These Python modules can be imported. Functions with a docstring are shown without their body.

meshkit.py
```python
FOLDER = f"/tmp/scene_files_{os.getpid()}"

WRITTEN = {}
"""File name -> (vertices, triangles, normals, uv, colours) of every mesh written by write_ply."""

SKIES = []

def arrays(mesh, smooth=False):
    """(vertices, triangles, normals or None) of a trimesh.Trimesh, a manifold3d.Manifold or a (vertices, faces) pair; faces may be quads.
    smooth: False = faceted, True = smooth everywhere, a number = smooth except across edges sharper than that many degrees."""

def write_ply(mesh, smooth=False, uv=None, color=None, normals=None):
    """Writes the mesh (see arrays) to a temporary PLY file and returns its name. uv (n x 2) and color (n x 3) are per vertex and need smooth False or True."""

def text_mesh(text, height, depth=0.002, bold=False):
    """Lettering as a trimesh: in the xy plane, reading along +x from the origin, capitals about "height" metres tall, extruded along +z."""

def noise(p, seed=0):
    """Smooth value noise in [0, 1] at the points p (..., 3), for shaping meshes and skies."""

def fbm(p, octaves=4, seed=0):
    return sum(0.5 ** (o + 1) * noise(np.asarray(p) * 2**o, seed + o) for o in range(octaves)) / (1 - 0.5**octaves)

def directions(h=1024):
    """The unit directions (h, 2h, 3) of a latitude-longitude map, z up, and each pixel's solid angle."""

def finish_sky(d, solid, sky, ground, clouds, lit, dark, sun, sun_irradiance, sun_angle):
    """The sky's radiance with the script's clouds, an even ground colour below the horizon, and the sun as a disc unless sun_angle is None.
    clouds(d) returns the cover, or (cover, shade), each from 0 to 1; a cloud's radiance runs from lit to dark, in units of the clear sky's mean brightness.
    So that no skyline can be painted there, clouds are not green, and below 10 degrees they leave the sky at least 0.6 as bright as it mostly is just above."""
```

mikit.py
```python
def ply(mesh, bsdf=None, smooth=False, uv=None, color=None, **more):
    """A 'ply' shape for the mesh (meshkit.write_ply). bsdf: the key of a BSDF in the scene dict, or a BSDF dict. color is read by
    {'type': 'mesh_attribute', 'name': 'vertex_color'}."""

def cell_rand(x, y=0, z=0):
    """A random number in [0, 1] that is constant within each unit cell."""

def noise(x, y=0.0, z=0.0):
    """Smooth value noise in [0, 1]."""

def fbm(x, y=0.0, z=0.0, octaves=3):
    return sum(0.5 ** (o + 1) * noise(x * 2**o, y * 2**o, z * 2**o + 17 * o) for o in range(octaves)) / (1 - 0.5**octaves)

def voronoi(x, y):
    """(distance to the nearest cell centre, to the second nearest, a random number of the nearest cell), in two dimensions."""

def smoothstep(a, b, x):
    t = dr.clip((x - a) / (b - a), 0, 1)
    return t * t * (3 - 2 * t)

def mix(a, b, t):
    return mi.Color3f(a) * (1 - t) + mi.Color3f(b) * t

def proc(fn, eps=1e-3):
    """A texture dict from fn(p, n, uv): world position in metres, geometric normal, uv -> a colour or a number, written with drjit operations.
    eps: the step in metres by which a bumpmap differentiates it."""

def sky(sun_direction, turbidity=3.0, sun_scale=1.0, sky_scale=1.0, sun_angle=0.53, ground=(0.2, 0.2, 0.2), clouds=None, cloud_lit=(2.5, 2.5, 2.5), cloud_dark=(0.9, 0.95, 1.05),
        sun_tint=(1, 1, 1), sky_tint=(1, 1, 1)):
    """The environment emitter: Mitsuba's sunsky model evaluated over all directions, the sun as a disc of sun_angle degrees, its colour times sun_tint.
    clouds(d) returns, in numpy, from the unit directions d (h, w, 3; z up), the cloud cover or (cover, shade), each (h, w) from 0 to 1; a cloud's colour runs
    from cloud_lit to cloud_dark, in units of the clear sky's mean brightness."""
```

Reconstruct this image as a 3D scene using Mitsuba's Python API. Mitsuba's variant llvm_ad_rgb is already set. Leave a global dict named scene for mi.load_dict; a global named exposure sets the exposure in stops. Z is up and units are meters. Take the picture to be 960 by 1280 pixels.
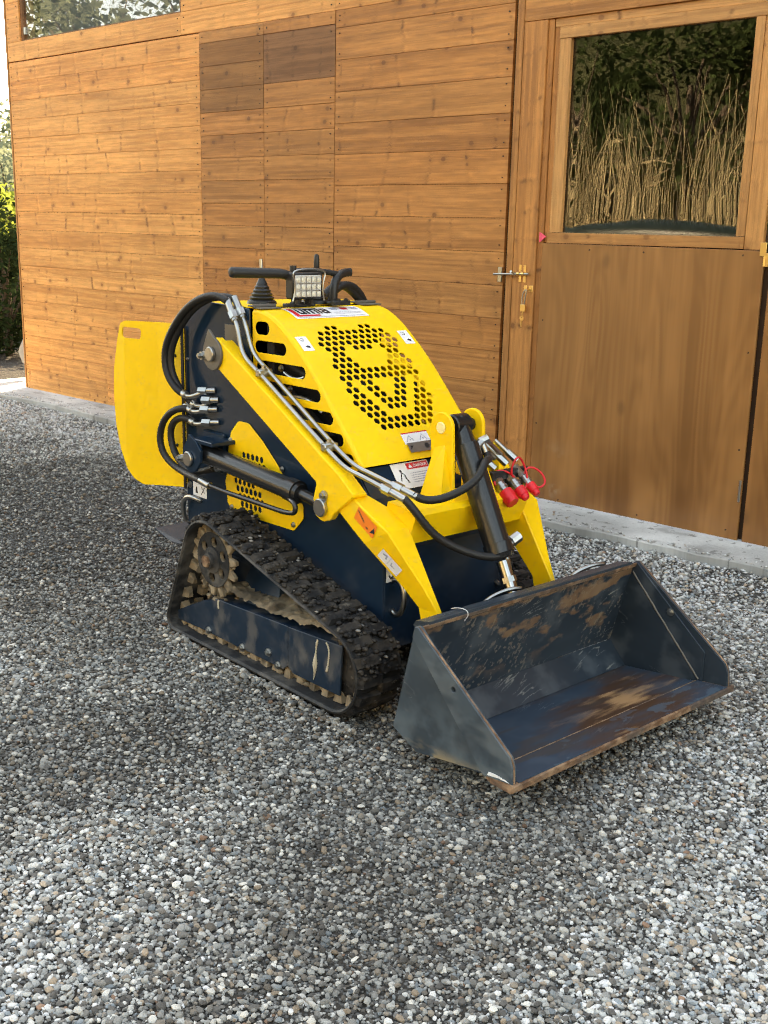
import math, random
import numpy as np
import drjit as dr
import mitsuba as mi
import trimesh
import mapbox_earcut
import mikit
import meshkit
from mikit import proc, noise, fbm, voronoi, cell_rand, smoothstep, mix
from scipy.interpolate import CubicSpline
from scipy.spatial import ConvexHull
from shapely.geometry import Polygon, Point, box as sbox, LineString, MultiPolygon
from shapely.ops import unary_union
import shapely.affinity as aff

rnd = random.Random(7)
rng = np.random.default_rng(7)
T = mi.ScalarTransform4f
scene, labels = {}, {}

# ------------------------------------------------------------------ camera, sky, exposure
F_PX, PITCH, ROLL, YAW = 1392.4 / 960.0, math.radians(14.406), math.radians(1.239), math.radians(132.88)
fw = np.array([math.cos(YAW), math.sin(YAW), 0]); rt = np.array([math.sin(YAW), -math.cos(YAW), 0]); up = np.array([0, 0, 1.0])
c_f = fw * math.cos(PITCH) - up * math.sin(PITCH)
c_d = -(up * math.cos(PITCH) + fw * math.sin(PITCH))
c_dn = math.sin(ROLL) * rt + math.cos(ROLL) * c_d
EYE = np.array([0, 0, 1.5])
scene['camera'] = {'type': 'perspective', 'fov': math.degrees(2 * math.atan(0.5 / F_PX)), 'fov_axis': 'x', 'near_clip': 0.05, 'far_clip': 2000.0,
                   'to_world': T().look_at(origin=EYE.tolist(), target=(EYE + c_f).tolist(), up=(-c_dn).tolist())}
SUN_EL = math.radians(34)
sun_dir = [-0.447 * math.cos(SUN_EL), 0.894 * math.cos(SUN_EL), math.sin(SUN_EL)]


def clouds(d):
    n = meshkit.fbm(np.stack([d[..., 0] * 2.2, d[..., 1] * 2.2, d[..., 2] * 5 + 3], -1)) if hasattr(meshkit, 'fbm') else meshkit.noise(d * 3 + 5)
    return np.clip((n - 0.42) * 2.2, 0, 1) * 0.55, 0.1


scene['sky'] = mikit.sky(sun_dir, turbidity=3, ground=(0.16, 0.15, 0.13), clouds=clouds, cloud_lit=(1.9, 1.86, 1.80), cloud_dark=(1.1, 1.1, 1.1), sky_tint=(1.54, 1.0, 0.61), sun_tint=(1.0, 0.93, 0.80))
exposure = 4.92


# ------------------------------------------------------------------ helpers
def numbered(key):
    if key not in used:
        used.add(key); return key
    n = 1
    while f'{key}_{n:03d}' in used:
        n += 1
    used.add(f'{key}_{n:03d}')
    return f'{key}_{n:03d}'


used = set()
TH = math.radians(-5.2)
MW = np.eye(4)
MW[:3, 0] = [math.cos(TH), math.sin(TH), 0]
MW[:3, 1] = [-math.sin(TH), math.cos(TH), 0]
MW[:3, 3] = [-1.4742, 2.6764, 0]
LOADER = 'compact_loader'


def tm(mesh):
    if hasattr(mesh, 'to_mesh'):
        m = mesh.to_mesh()
        return trimesh.Trimesh(m.vert_properties[:, :3], m.tri_verts, process=False)
    if isinstance(mesh, tuple):
        return trimesh.Trimesh(np.asarray(mesh[0], float), mesh[1], process=False)
    return mesh


def cat(*ms):
    ms = [tm(m) for x in ms for m in (x if isinstance(x, list) else [x])]
    return trimesh.util.concatenate(ms)


def put(key, mesh, mat, smooth=False, label=None, category=None, group=None, kind=None, xf=None, uv=None, color=None):
    key = numbered(key)
    m = tm(mesh)
    if xf is not None:
        m = m.copy(); m.apply_transform(xf)
    if uv is not None or color is not None:
        smooth = bool(smooth)
    scene[key] = mikit.ply(m, mat, smooth=smooth, uv=uv, color=color)
    d = {k: v for k, v in (('label', label), ('category', category), ('group', group), ('kind', kind)) if v}
    if d:
        labels[key] = d
    return key


def MP(name, mesh, mat, smooth=False, label=None, kind=None):
    """a part of the loader, given in the loader's own frame (x forward, y left, z up)"""
    return put(LOADER + '__' + name, mesh, mat, smooth, label, kind=kind, xf=MW)


def thing(key, label, category, group=None):
    key = numbered(key)
    labels[key] = {'label': label, 'category': category}
    if group:
        labels[key]['group'] = group
    return key


def hull(pts):
    pts = np.asarray(pts, float)
    m = trimesh.convex.convex_hull(pts)
    return m


def cbox(x0, x1, y0, y1, z0, z1, b=0.004):
    """box with chamfered edges"""
    if b <= 0:
        m = trimesh.creation.box(bounds=[[x0, y0, z0], [x1, y1, z1]]); return m
    b = min(b, (x1 - x0) * .45, (y1 - y0) * .45, (z1 - z0) * .45)
    P = []
    for sx in (0, 1):
        for sy in (0, 1):
            for sz in (0, 1):
                p = np.array([(x0, x1)[sx], (y0, y1)[sy], (z0, z1)[sz]])
                s = np.array([1 - 2 * sx, 1 - 2 * sy, 1 - 2 * sz]) * b
                for k in range(3):
                    q = p + s; q[k] = p[k]; P.append(q)
    return hull(P)


def ring_inset(r, b):
    """inset a closed ccw ring by b along the mitre"""
    r = np.asarray(r, float)
    a = np.roll(r, 1, 0); c = np.roll(r, -1, 0)
    d0 = r - a; d1 = c - r
    d0 /= np.linalg.norm(d0, axis=1, keepdims=True) + 1e-12
    d1 /= np.linalg.norm(d1, axis=1, keepdims=True) + 1e-12
    n0 = np.stack([-d0[:, 1], d0[:, 0]], 1); n1 = np.stack([-d1[:, 1], d1[:, 0]], 1)
    m = n0 + n1
    k = np.maximum((m * m).sum(1, keepdims=True), 0.4)
    return r + m * (2 * b / k)


def tri2d(rings):
    v = np.vstack(rings)
    return v, mapbox_earcut.triangulate_float64(v, np.cumsum([len(r) for r in rings]).astype(np.uint32)).reshape(-1, 3)


def clean_ring(c):
    r = np.array(c)[:, :2]
    if np.allclose(r[0], r[-1]):
        r = r[:-1]
    keep = np.linalg.norm(r - np.roll(r, 1, 0), axis=1) > 1e-6
    return r[keep]


def plate(poly, d0, d1, bev=0.002):
    """2-d polygon (may have holes) extruded from d0 to d1 along the third axis, edges chamfered; returns mesh in (a, b, depth)"""
    if not isinstance(poly, (Polygon, MultiPolygon)):
        poly = Polygon(poly)
    out = []
    for g in getattr(poly, 'geoms', [poly]):
        g = Polygon(g.exterior, g.interiors).buffer(0)
        from shapely.geometry.polygon import orient
        g = orient(g, 1.0)
        rings = [clean_ring(g.exterior.coords)] + [clean_ring(h.coords) for h in g.interiors]
        b = min(bev, abs(d1 - d0) * .4)
        ins = [ring_inset(r, b) for r in rings] if b > 0 else rings
        V, Fc, at = [], [], 0
        flat_v, tri = tri2d(ins)
        n = len(flat_v)
        V.append(np.c_[flat_v, np.full(n, d0)]); V.append(np.c_[flat_v, np.full(n, d1)])
        Fc.append(tri[:, ::-1]); Fc.append(tri + n)
        at = 2 * n
        for r, i in zip(rings, ins):
            if b > 0:
                L = [np.c_[i, np.full(len(r), d0)], np.c_[r, np.full(len(r), d0 + b)], np.c_[r, np.full(len(r), d1 - b)], np.c_[i, np.full(len(r), d1)]]
            else:
                L = [np.c_[r, np.full(len(r), d0)], np.c_[r, np.full(len(r), d1)]]
            m = len(r); k = np.arange(m); k2 = (k + 1) % m
            for j, l in enumerate(L):
                V.append(l)
                if j:
                    o0, o1 = at + (j - 1) * m, at + j * m
                    Fc.append(np.stack([o0 + k, o0 + k2, o1 + k2], 1)); Fc.append(np.stack([o0 + k, o1 + k2, o1 + k], 1))
            at += len(L) * m
        me = trimesh.Trimesh(np.vstack(V), np.vstack(Fc), process=False); me.merge_vertices()
        if d1 < d0:
            me.invert()
        out.append(me)
    return trimesh.util.concatenate(out)


def xz(poly, y0, y1, bev=0.002):
    """polygon in the x-z plane, extruded along y from y0 to y1 (y0<y1)"""
    m = plate(poly, 0, y1 - y0, bev)
    v = m.vertices.copy()
    m.vertices = np.stack([v[:, 0], y1 - v[:, 2], v[:, 1]], 1)
    return m


def yz(poly, x0, x1, bev=0.002):
    m = plate(poly, 0, x1 - x0, bev); v = m.vertices.copy()
    m.vertices = np.stack([x0 + v[:, 2], v[:, 0], v[:, 1]], 1)
    return m


def xy(poly, z0, z1, bev=0.002):
    m = plate(poly, 0, z1 - z0, bev); v = m.vertices.copy()
    m.vertices = np.stack([v[:, 0], v[:, 1], z0 + v[:, 2]], 1)
    return m


def spline(pts, n=40):
    p = np.asarray(pts, float)
    t = np.r_[0, np.cumsum(np.linalg.norm(np.diff(p, axis=0), axis=1) ** .6)]
    return CubicSpline(t, p)(np.linspace(0, t[-1], n))


def tube(pts, r, sides=12, caps=True):
    p = np.asarray(pts, float)
    r = np.broadcast_to(r, (len(p),))
    t = np.gradient(p, axis=0); t /= np.linalg.norm(t, axis=1, keepdims=True) + 1e-12
    n = np.cross(t[0], [0, 0, 1.0]); n = n if np.linalg.norm(n) > .1 else np.cross(t[0], [1.0, 0, 0]); n /= np.linalg.norm(n)
    V = []
    a = np.arange(sides) * 2 * np.pi / sides
    for i in range(len(p)):
        n = n - t[i] * (n @ t[i]); n /= np.linalg.norm(n)
        b = np.cross(t[i], n)
        V.append(p[i] + r[i] * (np.cos(a)[:, None] * n + np.sin(a)[:, None] * b))
    V = np.vstack(V); Fc = []
    k = np.arange(sides); k2 = (k + 1) % sides
    for i in range(len(p) - 1):
        o, q = i * sides, (i + 1) * sides
        Fc += [np.stack([o + k, o + k2, q + k2], 1), np.stack([o + k, q + k2, q + k], 1)]
    if caps:
        c0, c1 = len(V), len(V) + 1
        V = np.vstack([V, p[:1], p[-1:]])
        o = (len(p) - 1) * sides
        Fc += [np.stack([k * 0 + c0, k2, k], 1), np.stack([k * 0 + c1, o + k, o + k2], 1)]
    return trimesh.Trimesh(V, np.vstack(Fc), process=False)


def rod(a, b, r, sides=20, bev=0.0):
    a, b = np.asarray(a, float), np.asarray(b, float)
    if bev <= 0:
        return tube([a, b], r, sides)
    d = (b - a) / np.linalg.norm(b - a)
    pts = [a, a + d * 1e-6, a + d * bev, b - d * bev, b - d * 1e-6, b]
    return tube([a, a + d * bev, b - d * bev, b], [r - bev, r, r, r - bev], sides)


def lathe(a, b, prof, sides=28):
    """revolve (t, r) pairs about the axis from a towards b; t in metres from a"""
    a, b = np.asarray(a, float), np.asarray(b, float)
    d = (b - a) / np.linalg.norm(b - a)
    n = np.cross(d, [0, 0, 1.0]); n = n if np.linalg.norm(n) > .1 else np.cross(d, [1.0, 0, 0]); n /= np.linalg.norm(n)
    m = np.cross(d, n)
    ang = np.arange(sides) * 2 * np.pi / sides
    V = [a + d * t + r * (np.cos(ang)[:, None] * n + np.sin(ang)[:, None] * m) for t, r in prof]
    V = np.vstack(V); Fc = []
    k = np.arange(sides); k2 = (k + 1) % sides
    for i in range(len(prof) - 1):
        o, q = i * sides, (i + 1) * sides
        Fc += [np.stack([o + k, o + k2, q + k2], 1), np.stack([o + k, q + k2, q + k], 1)]
    c0, c1 = len(V), len(V) + 1
    V = np.vstack([V, a + d * prof[0][0], a + d * prof[-1][0]])
    o = (len(prof) - 1) * sides
    Fc += [np.stack([k * 0 + c0, k2, k], 1), np.stack([k * 0 + c1, o + k, o + k2], 1)]
    return trimesh.Trimesh(V, np.vstack(Fc), process=False)


def hexbolt(c, d, r, h):
    """hexagon bolt head with washer and shank end, at c pointing along d"""
    c, d = np.asarray(c, float), np.asarray(d, float)
    return cat(tube([c, c + d * h * .3], r * 1.35, 16), tube([c + d * h * .3, c + d * h], r, 6), tube([c + d * h, c + d * h * 1.25], r * .55, 10))


def mirror(m):
    m = tm(m).copy(); m.vertices[:, 1] *= -1; m.invert(); return m


def rpoly(pts, r):
    """polygon with its corners rounded by r"""
    p = Polygon(pts)
    return p.buffer(-r, join_style=2).buffer(2 * r, quad_segs=5).buffer(-r, quad_segs=5) if r > 0 else p


def disc(x, y, r, n=8):
    return Point(x, y).buffer(r, quad_segs=n)


# ------------------------------------------------------------------ materials
def rgb(*c):
    return {'type': 'rgb', 'value': list(map(float, c))}


def principled(col, rough=.5, metal=0.0, coat=0.0, spec=.5, bump=None, scale=1.0, **k):
    d = {'type': 'principled', 'base_color': rgb(*col) if isinstance(col, (tuple, list)) else col, 'roughness': rough if isinstance(rough, dict) else float(rough), 'metallic': float(metal), 'specular': float(spec)}
    if coat:
        d['clearcoat'] = float(coat); d['clearcoat_gloss'] = 0.92
    d.update(k)
    if bump is not None:
        d = {'type': 'bumpmap', 'bump': bump, 'scale': float(scale), 'bsdf': d}
    return {'type': 'twosided', 'bsdf': d}


def dust(p, s):
    return fbm(p.x * s, p.y * s, p.z * s, octaves=4)


def f_yellow(p, n, uv):
    c = mix((0.90, 0.585, 0.0015), (0.86, 0.545, 0.002), dust(p, 3.1))
    d = smoothstep(.58, .80, dust(p, 17.0)) * (.05 + .22 * smoothstep(.75, .30, p.z)) + smoothstep(.66, .70, fbm(p.x * 90, p.y * 90, p.z * 90)) * .10
    return mix(c, (0.42, 0.36, 0.20), d)


def f_navy(p, n, uv):
    c = mix((0.006, 0.016, 0.034), (0.010, 0.024, 0.048), dust(p, 4.0))
    low = smoothstep(.75, .15, p.z)
    d = smoothstep(.45, .85, dust(p, 9.0)) * (.015 + .10 * low) + smoothstep(.50, .68, fbm(p.x * 14, p.y * 14, p.z * 7, octaves=5)) * smoothstep(.30, .12, p.z) * .30
    return mix(c, (0.23, 0.21, 0.18), d)


def f_navy_r(p, n, uv):
    return .07 + .10 * smoothstep(.4, .8, dust(p, 9.0)) + .26 * smoothstep(.85, .2, p.z)


def f_bucket(p, n, uv):
    # uv = (along the width, along the profile) in metres on the bucket's sheets
    c = mix((0.009, 0.016, 0.026), (0.025, 0.037, 0.052), fbm(uv.x * 4, uv.y * 9, 2.0, octaves=4))
    g = fbm(uv.x * 9, uv.y * 9, 5.0, octaves=5)
    c = mix(c, (0.09, 0.105, 0.12), smoothstep(.52, .8, g) * .40)
    # scratches: thin bright streaks in random directions
    s1 = dr.abs(fbm(uv.x * 14 + uv.y * 40, uv.y * 9 - uv.x * 2, 7.0, octaves=3) - .5)
    c = mix(c, (0.24, 0.24, 0.22), smoothstep(.018, .0, s1) * smoothstep(.5, .68, fbm(uv.x * 6, uv.y * 6, 1.5)) * .7)
    return c


def f_bucket_back(p, n, uv):
    c = f_bucket(p, n, uv)
    # dried brown soil smears below the rim
    m = fbm(uv.x * 11 + 3, uv.y * 20, 4.0, octaves=6) + .22 * smoothstep(.04, .0, uv.y) + .05 * smoothstep(.22, .05, uv.y)
    k = smoothstep(.58, .72, m) * smoothstep(.30, .14, uv.y) * .68
    c = mix(c, mix((0.17, 0.095, 0.045), (0.27, 0.17, 0.09), noise(uv.x * 30, uv.y * 30)), k)
    f = smoothstep(.62, .70, fbm(uv.x * 95 + uv.y * 40, uv.y * 60 - uv.x * 20, 9.0, octaves=4)) * smoothstep(.36, .5, fbm(uv.x * 5, uv.y * 5, 3.0))
    return mix(c, (0.20, 0.165, 0.125), f * .42)


def f_bucket_floor(p, n, uv):
    c = f_bucket(p, n, uv)
    w = fbm(uv.x * 5.5, uv.y * 15, 1.0, octaves=6)
    e = dr.exp(-(dr.square((uv.x - .19 + .5 * (uv.y - .2)) / .40) + dr.square((uv.y - .25) / .27)))
    k = smoothstep(.46, .86, w * .62 + e * .58)
    core = dr.exp(-(dr.square((uv.x - .20) / .30) + dr.square((uv.y - .20) / .075)))
    r = mix((0.060, 0.030, 0.016), (0.34, 0.20, 0.095), smoothstep(.50, .78, fbm(uv.x * 9 + 11, uv.y * 36, 6.0, octaves=5) * .75 + core * .30))
    c = mix(mix(c, (0.040, 0.060, 0.092), .65), r, k)
    lo = smoothstep(.55, .72, fbm(uv.x * 4 + 5, uv.y * 18, 3.0, octaves=5))
    c = mix(c, (0.055, 0.040, 0.030), lo * .55)
    chip = smoothstep(.60, .70, fbm(uv.x * 16, uv.y * 30, 12.0, octaves=4)) * smoothstep(.24, .34, uv.y)
    return mix(c, (0.075, 0.105, 0.14), chip * .5)


def f_bucket_side(p, n, uv):
    c = f_bucket(p, n, uv)
    q = fbm(uv.x * 11, uv.y * 11, 8.0, octaves=5)
    low = smoothstep(.22, .03, uv.y)
    c = mix(c, (0.095, 0.127, 0.155), .18 + (.25 + .40 * low) * smoothstep(.36, .7, q))
    tan = smoothstep(.50, .66, fbm(uv.x * 8 + 2, uv.y * 22, 2.0, octaves=4)) * (smoothstep(.10, .05, uv.y) + .5 * smoothstep(.05, .0, dr.abs(uv.y - .17)) * smoothstep(-.3, -.45, uv.x))
    return mix(c, (0.33, 0.26, 0.14), tan * .7)


def f_rust(p, n, uv):
    a = fbm(p.x * 40, p.y * 40, p.z * 40, octaves=4)
    b = fbm(p.x * 9, p.y * 9, p.z * 9, octaves=4)
    return mix(mix((0.14, 0.075, 0.038), (0.33, 0.215, 0.13), smoothstep(.3, .7, a)), (0.06, 0.062, 0.065), smoothstep(.48, .66, b) * .7)


def f_mud(p, n, uv):
    a = fbm(p.x * 30, p.y * 30, p.z * 30, octaves=4)
    b = fbm(p.x * 11, p.y * 11, p.z * 11, octaves=4)
    return mix(mix((0.13, 0.10, 0.065), (0.38, 0.31, 0.215), a), (0.050, 0.042, 0.032), smoothstep(.48, .66, b) * .8)


def f_rubber(p, n, uv):
    a = dust(p, 14.0)
    return mix((0.012, 0.013, 0.015), (0.085, 0.080, 0.073), smoothstep(.42, .78, a))


def f_tread(p, n, uv):
    a = dust(p, 22.0); b = dust(p, 60.0)
    c = mix((0.010, 0.010, 0.011), (0.040, 0.035, 0.030), smoothstep(.35, .7, a))
    return mix(c, (0.12, 0.108, 0.09), smoothstep(.66, .78, b) * .7)


def wood(lo, hi, dark, grey=0.0):
    def f(p, n, uv):
        u, v = uv.x, uv.y
        k = dr.floor(v); a = v - k
        r, r2 = cell_rand(k, 3, 1), cell_rand(k, 7, 2)
        # whorls of small knots: broken dark spots in a line across the board, the grain bending round them
        cell = dr.floor(u / .19)
        uc = (cell + .2 + .6 * cell_rand(cell, k, 11)) * .19
        du = u - uc + .022 * (noise(a * 22, cell * 3.1, k) - .5) + (a - .07) * (cell_rand(cell, k, 17) - .5) * .5
        on = smoothstep(.38, .42, cell_rand(cell, k, 13)) * (.35 + .65 * cell_rand(cell, k, 19))
        spot = smoothstep(.56, .80, noise(a * 46 + cell * 7.7, k * 1.3, cell))
        kn = dr.exp(-dr.square(du / (.0045 + .006 * spot))) * spot * on
        halo = dr.exp(-dr.square(du / .020)) * on * (.35 + .65 * noise(a * 20, cell, k))
        aw = a + .010 * halo * dr.sin(du * 160) + .010 * (fbm(u * 1.7, k * 3.1, 4.0) - .5)
        g = fbm(aw * 75, u * 1.6, k * 2.3, octaves=4)
        broad = fbm(u * 1.1, aw * 14, k * 1.9, octaves=3)
        fine = noise(aw * 420, u * 9, k)
        t = .40 * broad + .44 * g + .16 * fine
        c = mix(lo, hi, .08 + .84 * smoothstep(.30, .70, t))
        c = c * (.93 + .14 * r)
        c = mix(c, c * mi.Color3f(1.0, .93, .84), r2)
        c = c * (.93 + .14 * smoothstep(.30, .70, fbm(u * 12, a * 60, k * 4.4, octaves=4)))
        streak = smoothstep(.60, .78, fbm(aw * 40 + 9, u * 2.2, k * 5.0, octaves=3))
        c = mix(c, dark, streak * .18)
        c = mix(c, dark, halo * .20)
        c = c * (1 + .16 * dr.exp(-dr.square((du - .024) / .013)) * on * smoothstep(.45, .7, noise(a * 30, cell + 3, k)))
        c = mix(c, mi.Color3f(dark) * .55, dr.minimum(kn, 1) * .72)
        e1, e2, w2 = voronoi(u / .26 + 5.0, a / .20 + k * 3.7)
        ek = smoothstep(.085, .045, e1) * smoothstep(.64, .69, w2)
        ring_ = smoothstep(.20, .10, e1) * smoothstep(.64, .69, w2)
        c = mix(c, dark, ring_ * .18 + ek * .5)
        blot = smoothstep(.50, .80, fbm(p.x * 1.3, p.z * 1.3, 8.0))
        c = mix(c, c * mi.Color3f(.76, .74, .74), blot * .45)
        return c
    return f


def f_ply(p, n, uv):
    wob = p.x + .05 * (fbm(p.x * 2.0, p.z * .9, 1.0) - .5)
    arch = fbm(wob * 3.4, p.z * .50, 3.0, octaves=3) * 15
    ring = .5 + .5 * dr.sin(arch * 6.283)
    g = fbm(wob * 55, p.z * 1.3, 2.0, octaves=4)
    b = fbm(wob * 9, p.z * .55, 6.0, octaves=3)
    t = .66 * b + .24 * g + .10 * ring
    c = mix((0.215, 0.096, 0.029), (0.335, 0.158, 0.050), smoothstep(.24, .76, t))
    lowd = smoothstep(.9, .1, p.z)
    c = mix(c, c * mi.Color3f(.70, .66, .62), lowd * smoothstep(.35, .7, fbm(p.x * 3, p.z * 3, 4.0)))
    pale = smoothstep(.55, .75, fbm(p.x * 9, p.z * 9, 2.0, octaves=4)) * dr.exp(-(dr.square((p.x + 3.46) / .11) + dr.square((p.z - .17) / .12)))
    c = mix(c, (0.42, 0.33, 0.22), pale * .7)
    d1, d2, w = voronoi(p.x * 3.1, p.z * 1.9)
    return mix(c, (0.10, 0.05, 0.02), smoothstep(.11, .02, d1) * smoothstep(.62, .7, w) * .42)


def f_concrete(p, n, uv):
    a = fbm(p.x * 2.3, p.y * 2.3, 1.0, octaves=5); b = noise(p.x * 130, p.y * 130)
    c = mix((0.30, 0.30, 0.29), (0.50, 0.50, 0.485), smoothstep(.3, .7, a)) * (.92 + .14 * b)
    c = mix(c, (0.16, 0.155, 0.145), smoothstep(.58, .78, fbm(p.x * 5, p.y * 9, 3.0, octaves=5)) * .55)
    return mix(c, (0.10, 0.095, 0.088), smoothstep(.70, .76, fbm(p.x * 28, p.y * 28, 6.0, octaves=3)) * .6)


def f_ground(p, n, uv):
    a = fbm(p.x * 1.2, p.y * 1.2, 0.0, octaves=4)
    d1, d2, w = voronoi(p.x * 85, p.y * 85)
    fines = mix((0.032, 0.029, 0.025), (0.066, 0.060, 0.052), a)  # fines coloured extra dark to stand for shade in gaps between stones
    st = mix((0.05, 0.05, 0.05), (0.25, 0.25, 0.245), w)
    c = mix(fines, st, smoothstep(.50, .30, d1) * .75)
    return c * (.8 + .4 * noise(p.x * 240, p.y * 240))


def f_ground_b(p, n, uv):
    d1, d2, w = voronoi(p.x * 85, p.y * 85)
    return smoothstep(.6, .1, d1)


def f_corr(p, n, uv):
    return .5 + .5 * dr.sin(uv.x * 900)


def M(name, d):
    scene[name] = d
    return name


YELLOW = M('yellow_paint', principled(proc(f_yellow), .40, coat=.10, spec=.22))
NAVY = M('navy_paint', principled(proc(f_navy), proc(f_navy_r), coat=.12, spec=.32))
NAVYM = M('matte_navy', principled((0.008, 0.016, 0.028), .6))
BKT = M('bucket_paint', principled(proc(f_bucket), .42))
BKTB = M('bucket_back_paint', principled(proc(f_bucket_back), .5, bump=proc(lambda p, n, uv: fbm(uv.x * 26, uv.y * 26, 4.0, octaves=4)), scale=.002))
BKTF = M('bucket_floor_paint', principled(proc(f_bucket_floor), .38, bump=proc(lambda p, n, uv: fbm(uv.x * 5, uv.y * 30, 1.0, octaves=4)), scale=.001))
BKTS = M('bucket_side_paint', principled(proc(f_bucket_side), .48))
BKTW = M('bucket_strip_paint', principled(proc(lambda p, n, uv: mix(f_bucket_side(p, n, uv), (0.16, 0.185, 0.20), .35 * smoothstep(.35, .6, fbm(uv.x * 6, uv.y * 14, 21.0, octaves=4)))), .45))
RUST = M('worn_steel', principled(proc(f_rust), .6, metal=.25))
MUD = M('dried_mud', principled(proc(f_mud), .95, spec=.1, bump=proc(lambda p, n, uv: fbm(p.x * 55, p.y * 55, p.z * 55, octaves=4)), scale=.006))
RUBBER = M('rubber', principled(proc(f_rubber), .62, spec=.4))
TREAD = M('dirty_tread', principled(proc(f_tread), .75, spec=.3, bump=proc(lambda p, n, uv: fbm(p.x * 60, p.y * 60, p.z * 60, octaves=4)), scale=.008))
HOSE = M('hose_rubber', principled((0.012, 0.012, 0.013), .5, spec=.4, bump=proc(lambda p, n, uv: fbm(p.x * 160, p.y * 160, p.z * 160)), scale=.001))
BLACK = M('black_plastic', principled((0.012, 0.012, 0.013), .45))
BLACKP = M('black_paint', principled((0.008, 0.009, 0.011), .24, coat=.35))
DARK = M('dark_interior', principled((0.006, 0.006, 0.007), .7))
ZINC = M('zinc_steel', principled(proc(lambda p, n, uv: mix((0.34, 0.345, 0.34), (0.50, 0.50, 0.48), dust(p, 40.0))), .30, metal=1.0))
CHROME = M('chrome_rod', principled((0.42, 0.42, 0.43), .14, metal=1.0))
GREYPL = M('grey_steel_plate', principled(proc(lambda p, n, uv: mix((0.10, 0.095, 0.085), (0.17, 0.155, 0.135), dust(p, 25.0))), .45, metal=.5))
BRASS = M('brass', principled((0.75, 0.52, 0.20), .3, metal=1.0))
RED = M('red_plastic', principled((0.62, 0.012, 0.02), .38, spec=.5))
WHITE = M('white_decal', principled((0.74, 0.74, 0.76), .35))
INK = M('black_ink', principled((0.02, 0.02, 0.025), .4))
REDINK = M('red_ink', principled((0.55, 0.02, 0.03), .4))
GREYINK = M('grey_ink', principled((0.30, 0.32, 0.42), .4))
ORANGE = M('orange_decal', principled((0.80, 0.20, 0.012), .4))
LENS = M('lens', principled((0.50, 0.50, 0.49), .08, spec=.8))
PINK = M('pink_plastic', principled((0.75, 0.08, 0.16), .3))
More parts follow.
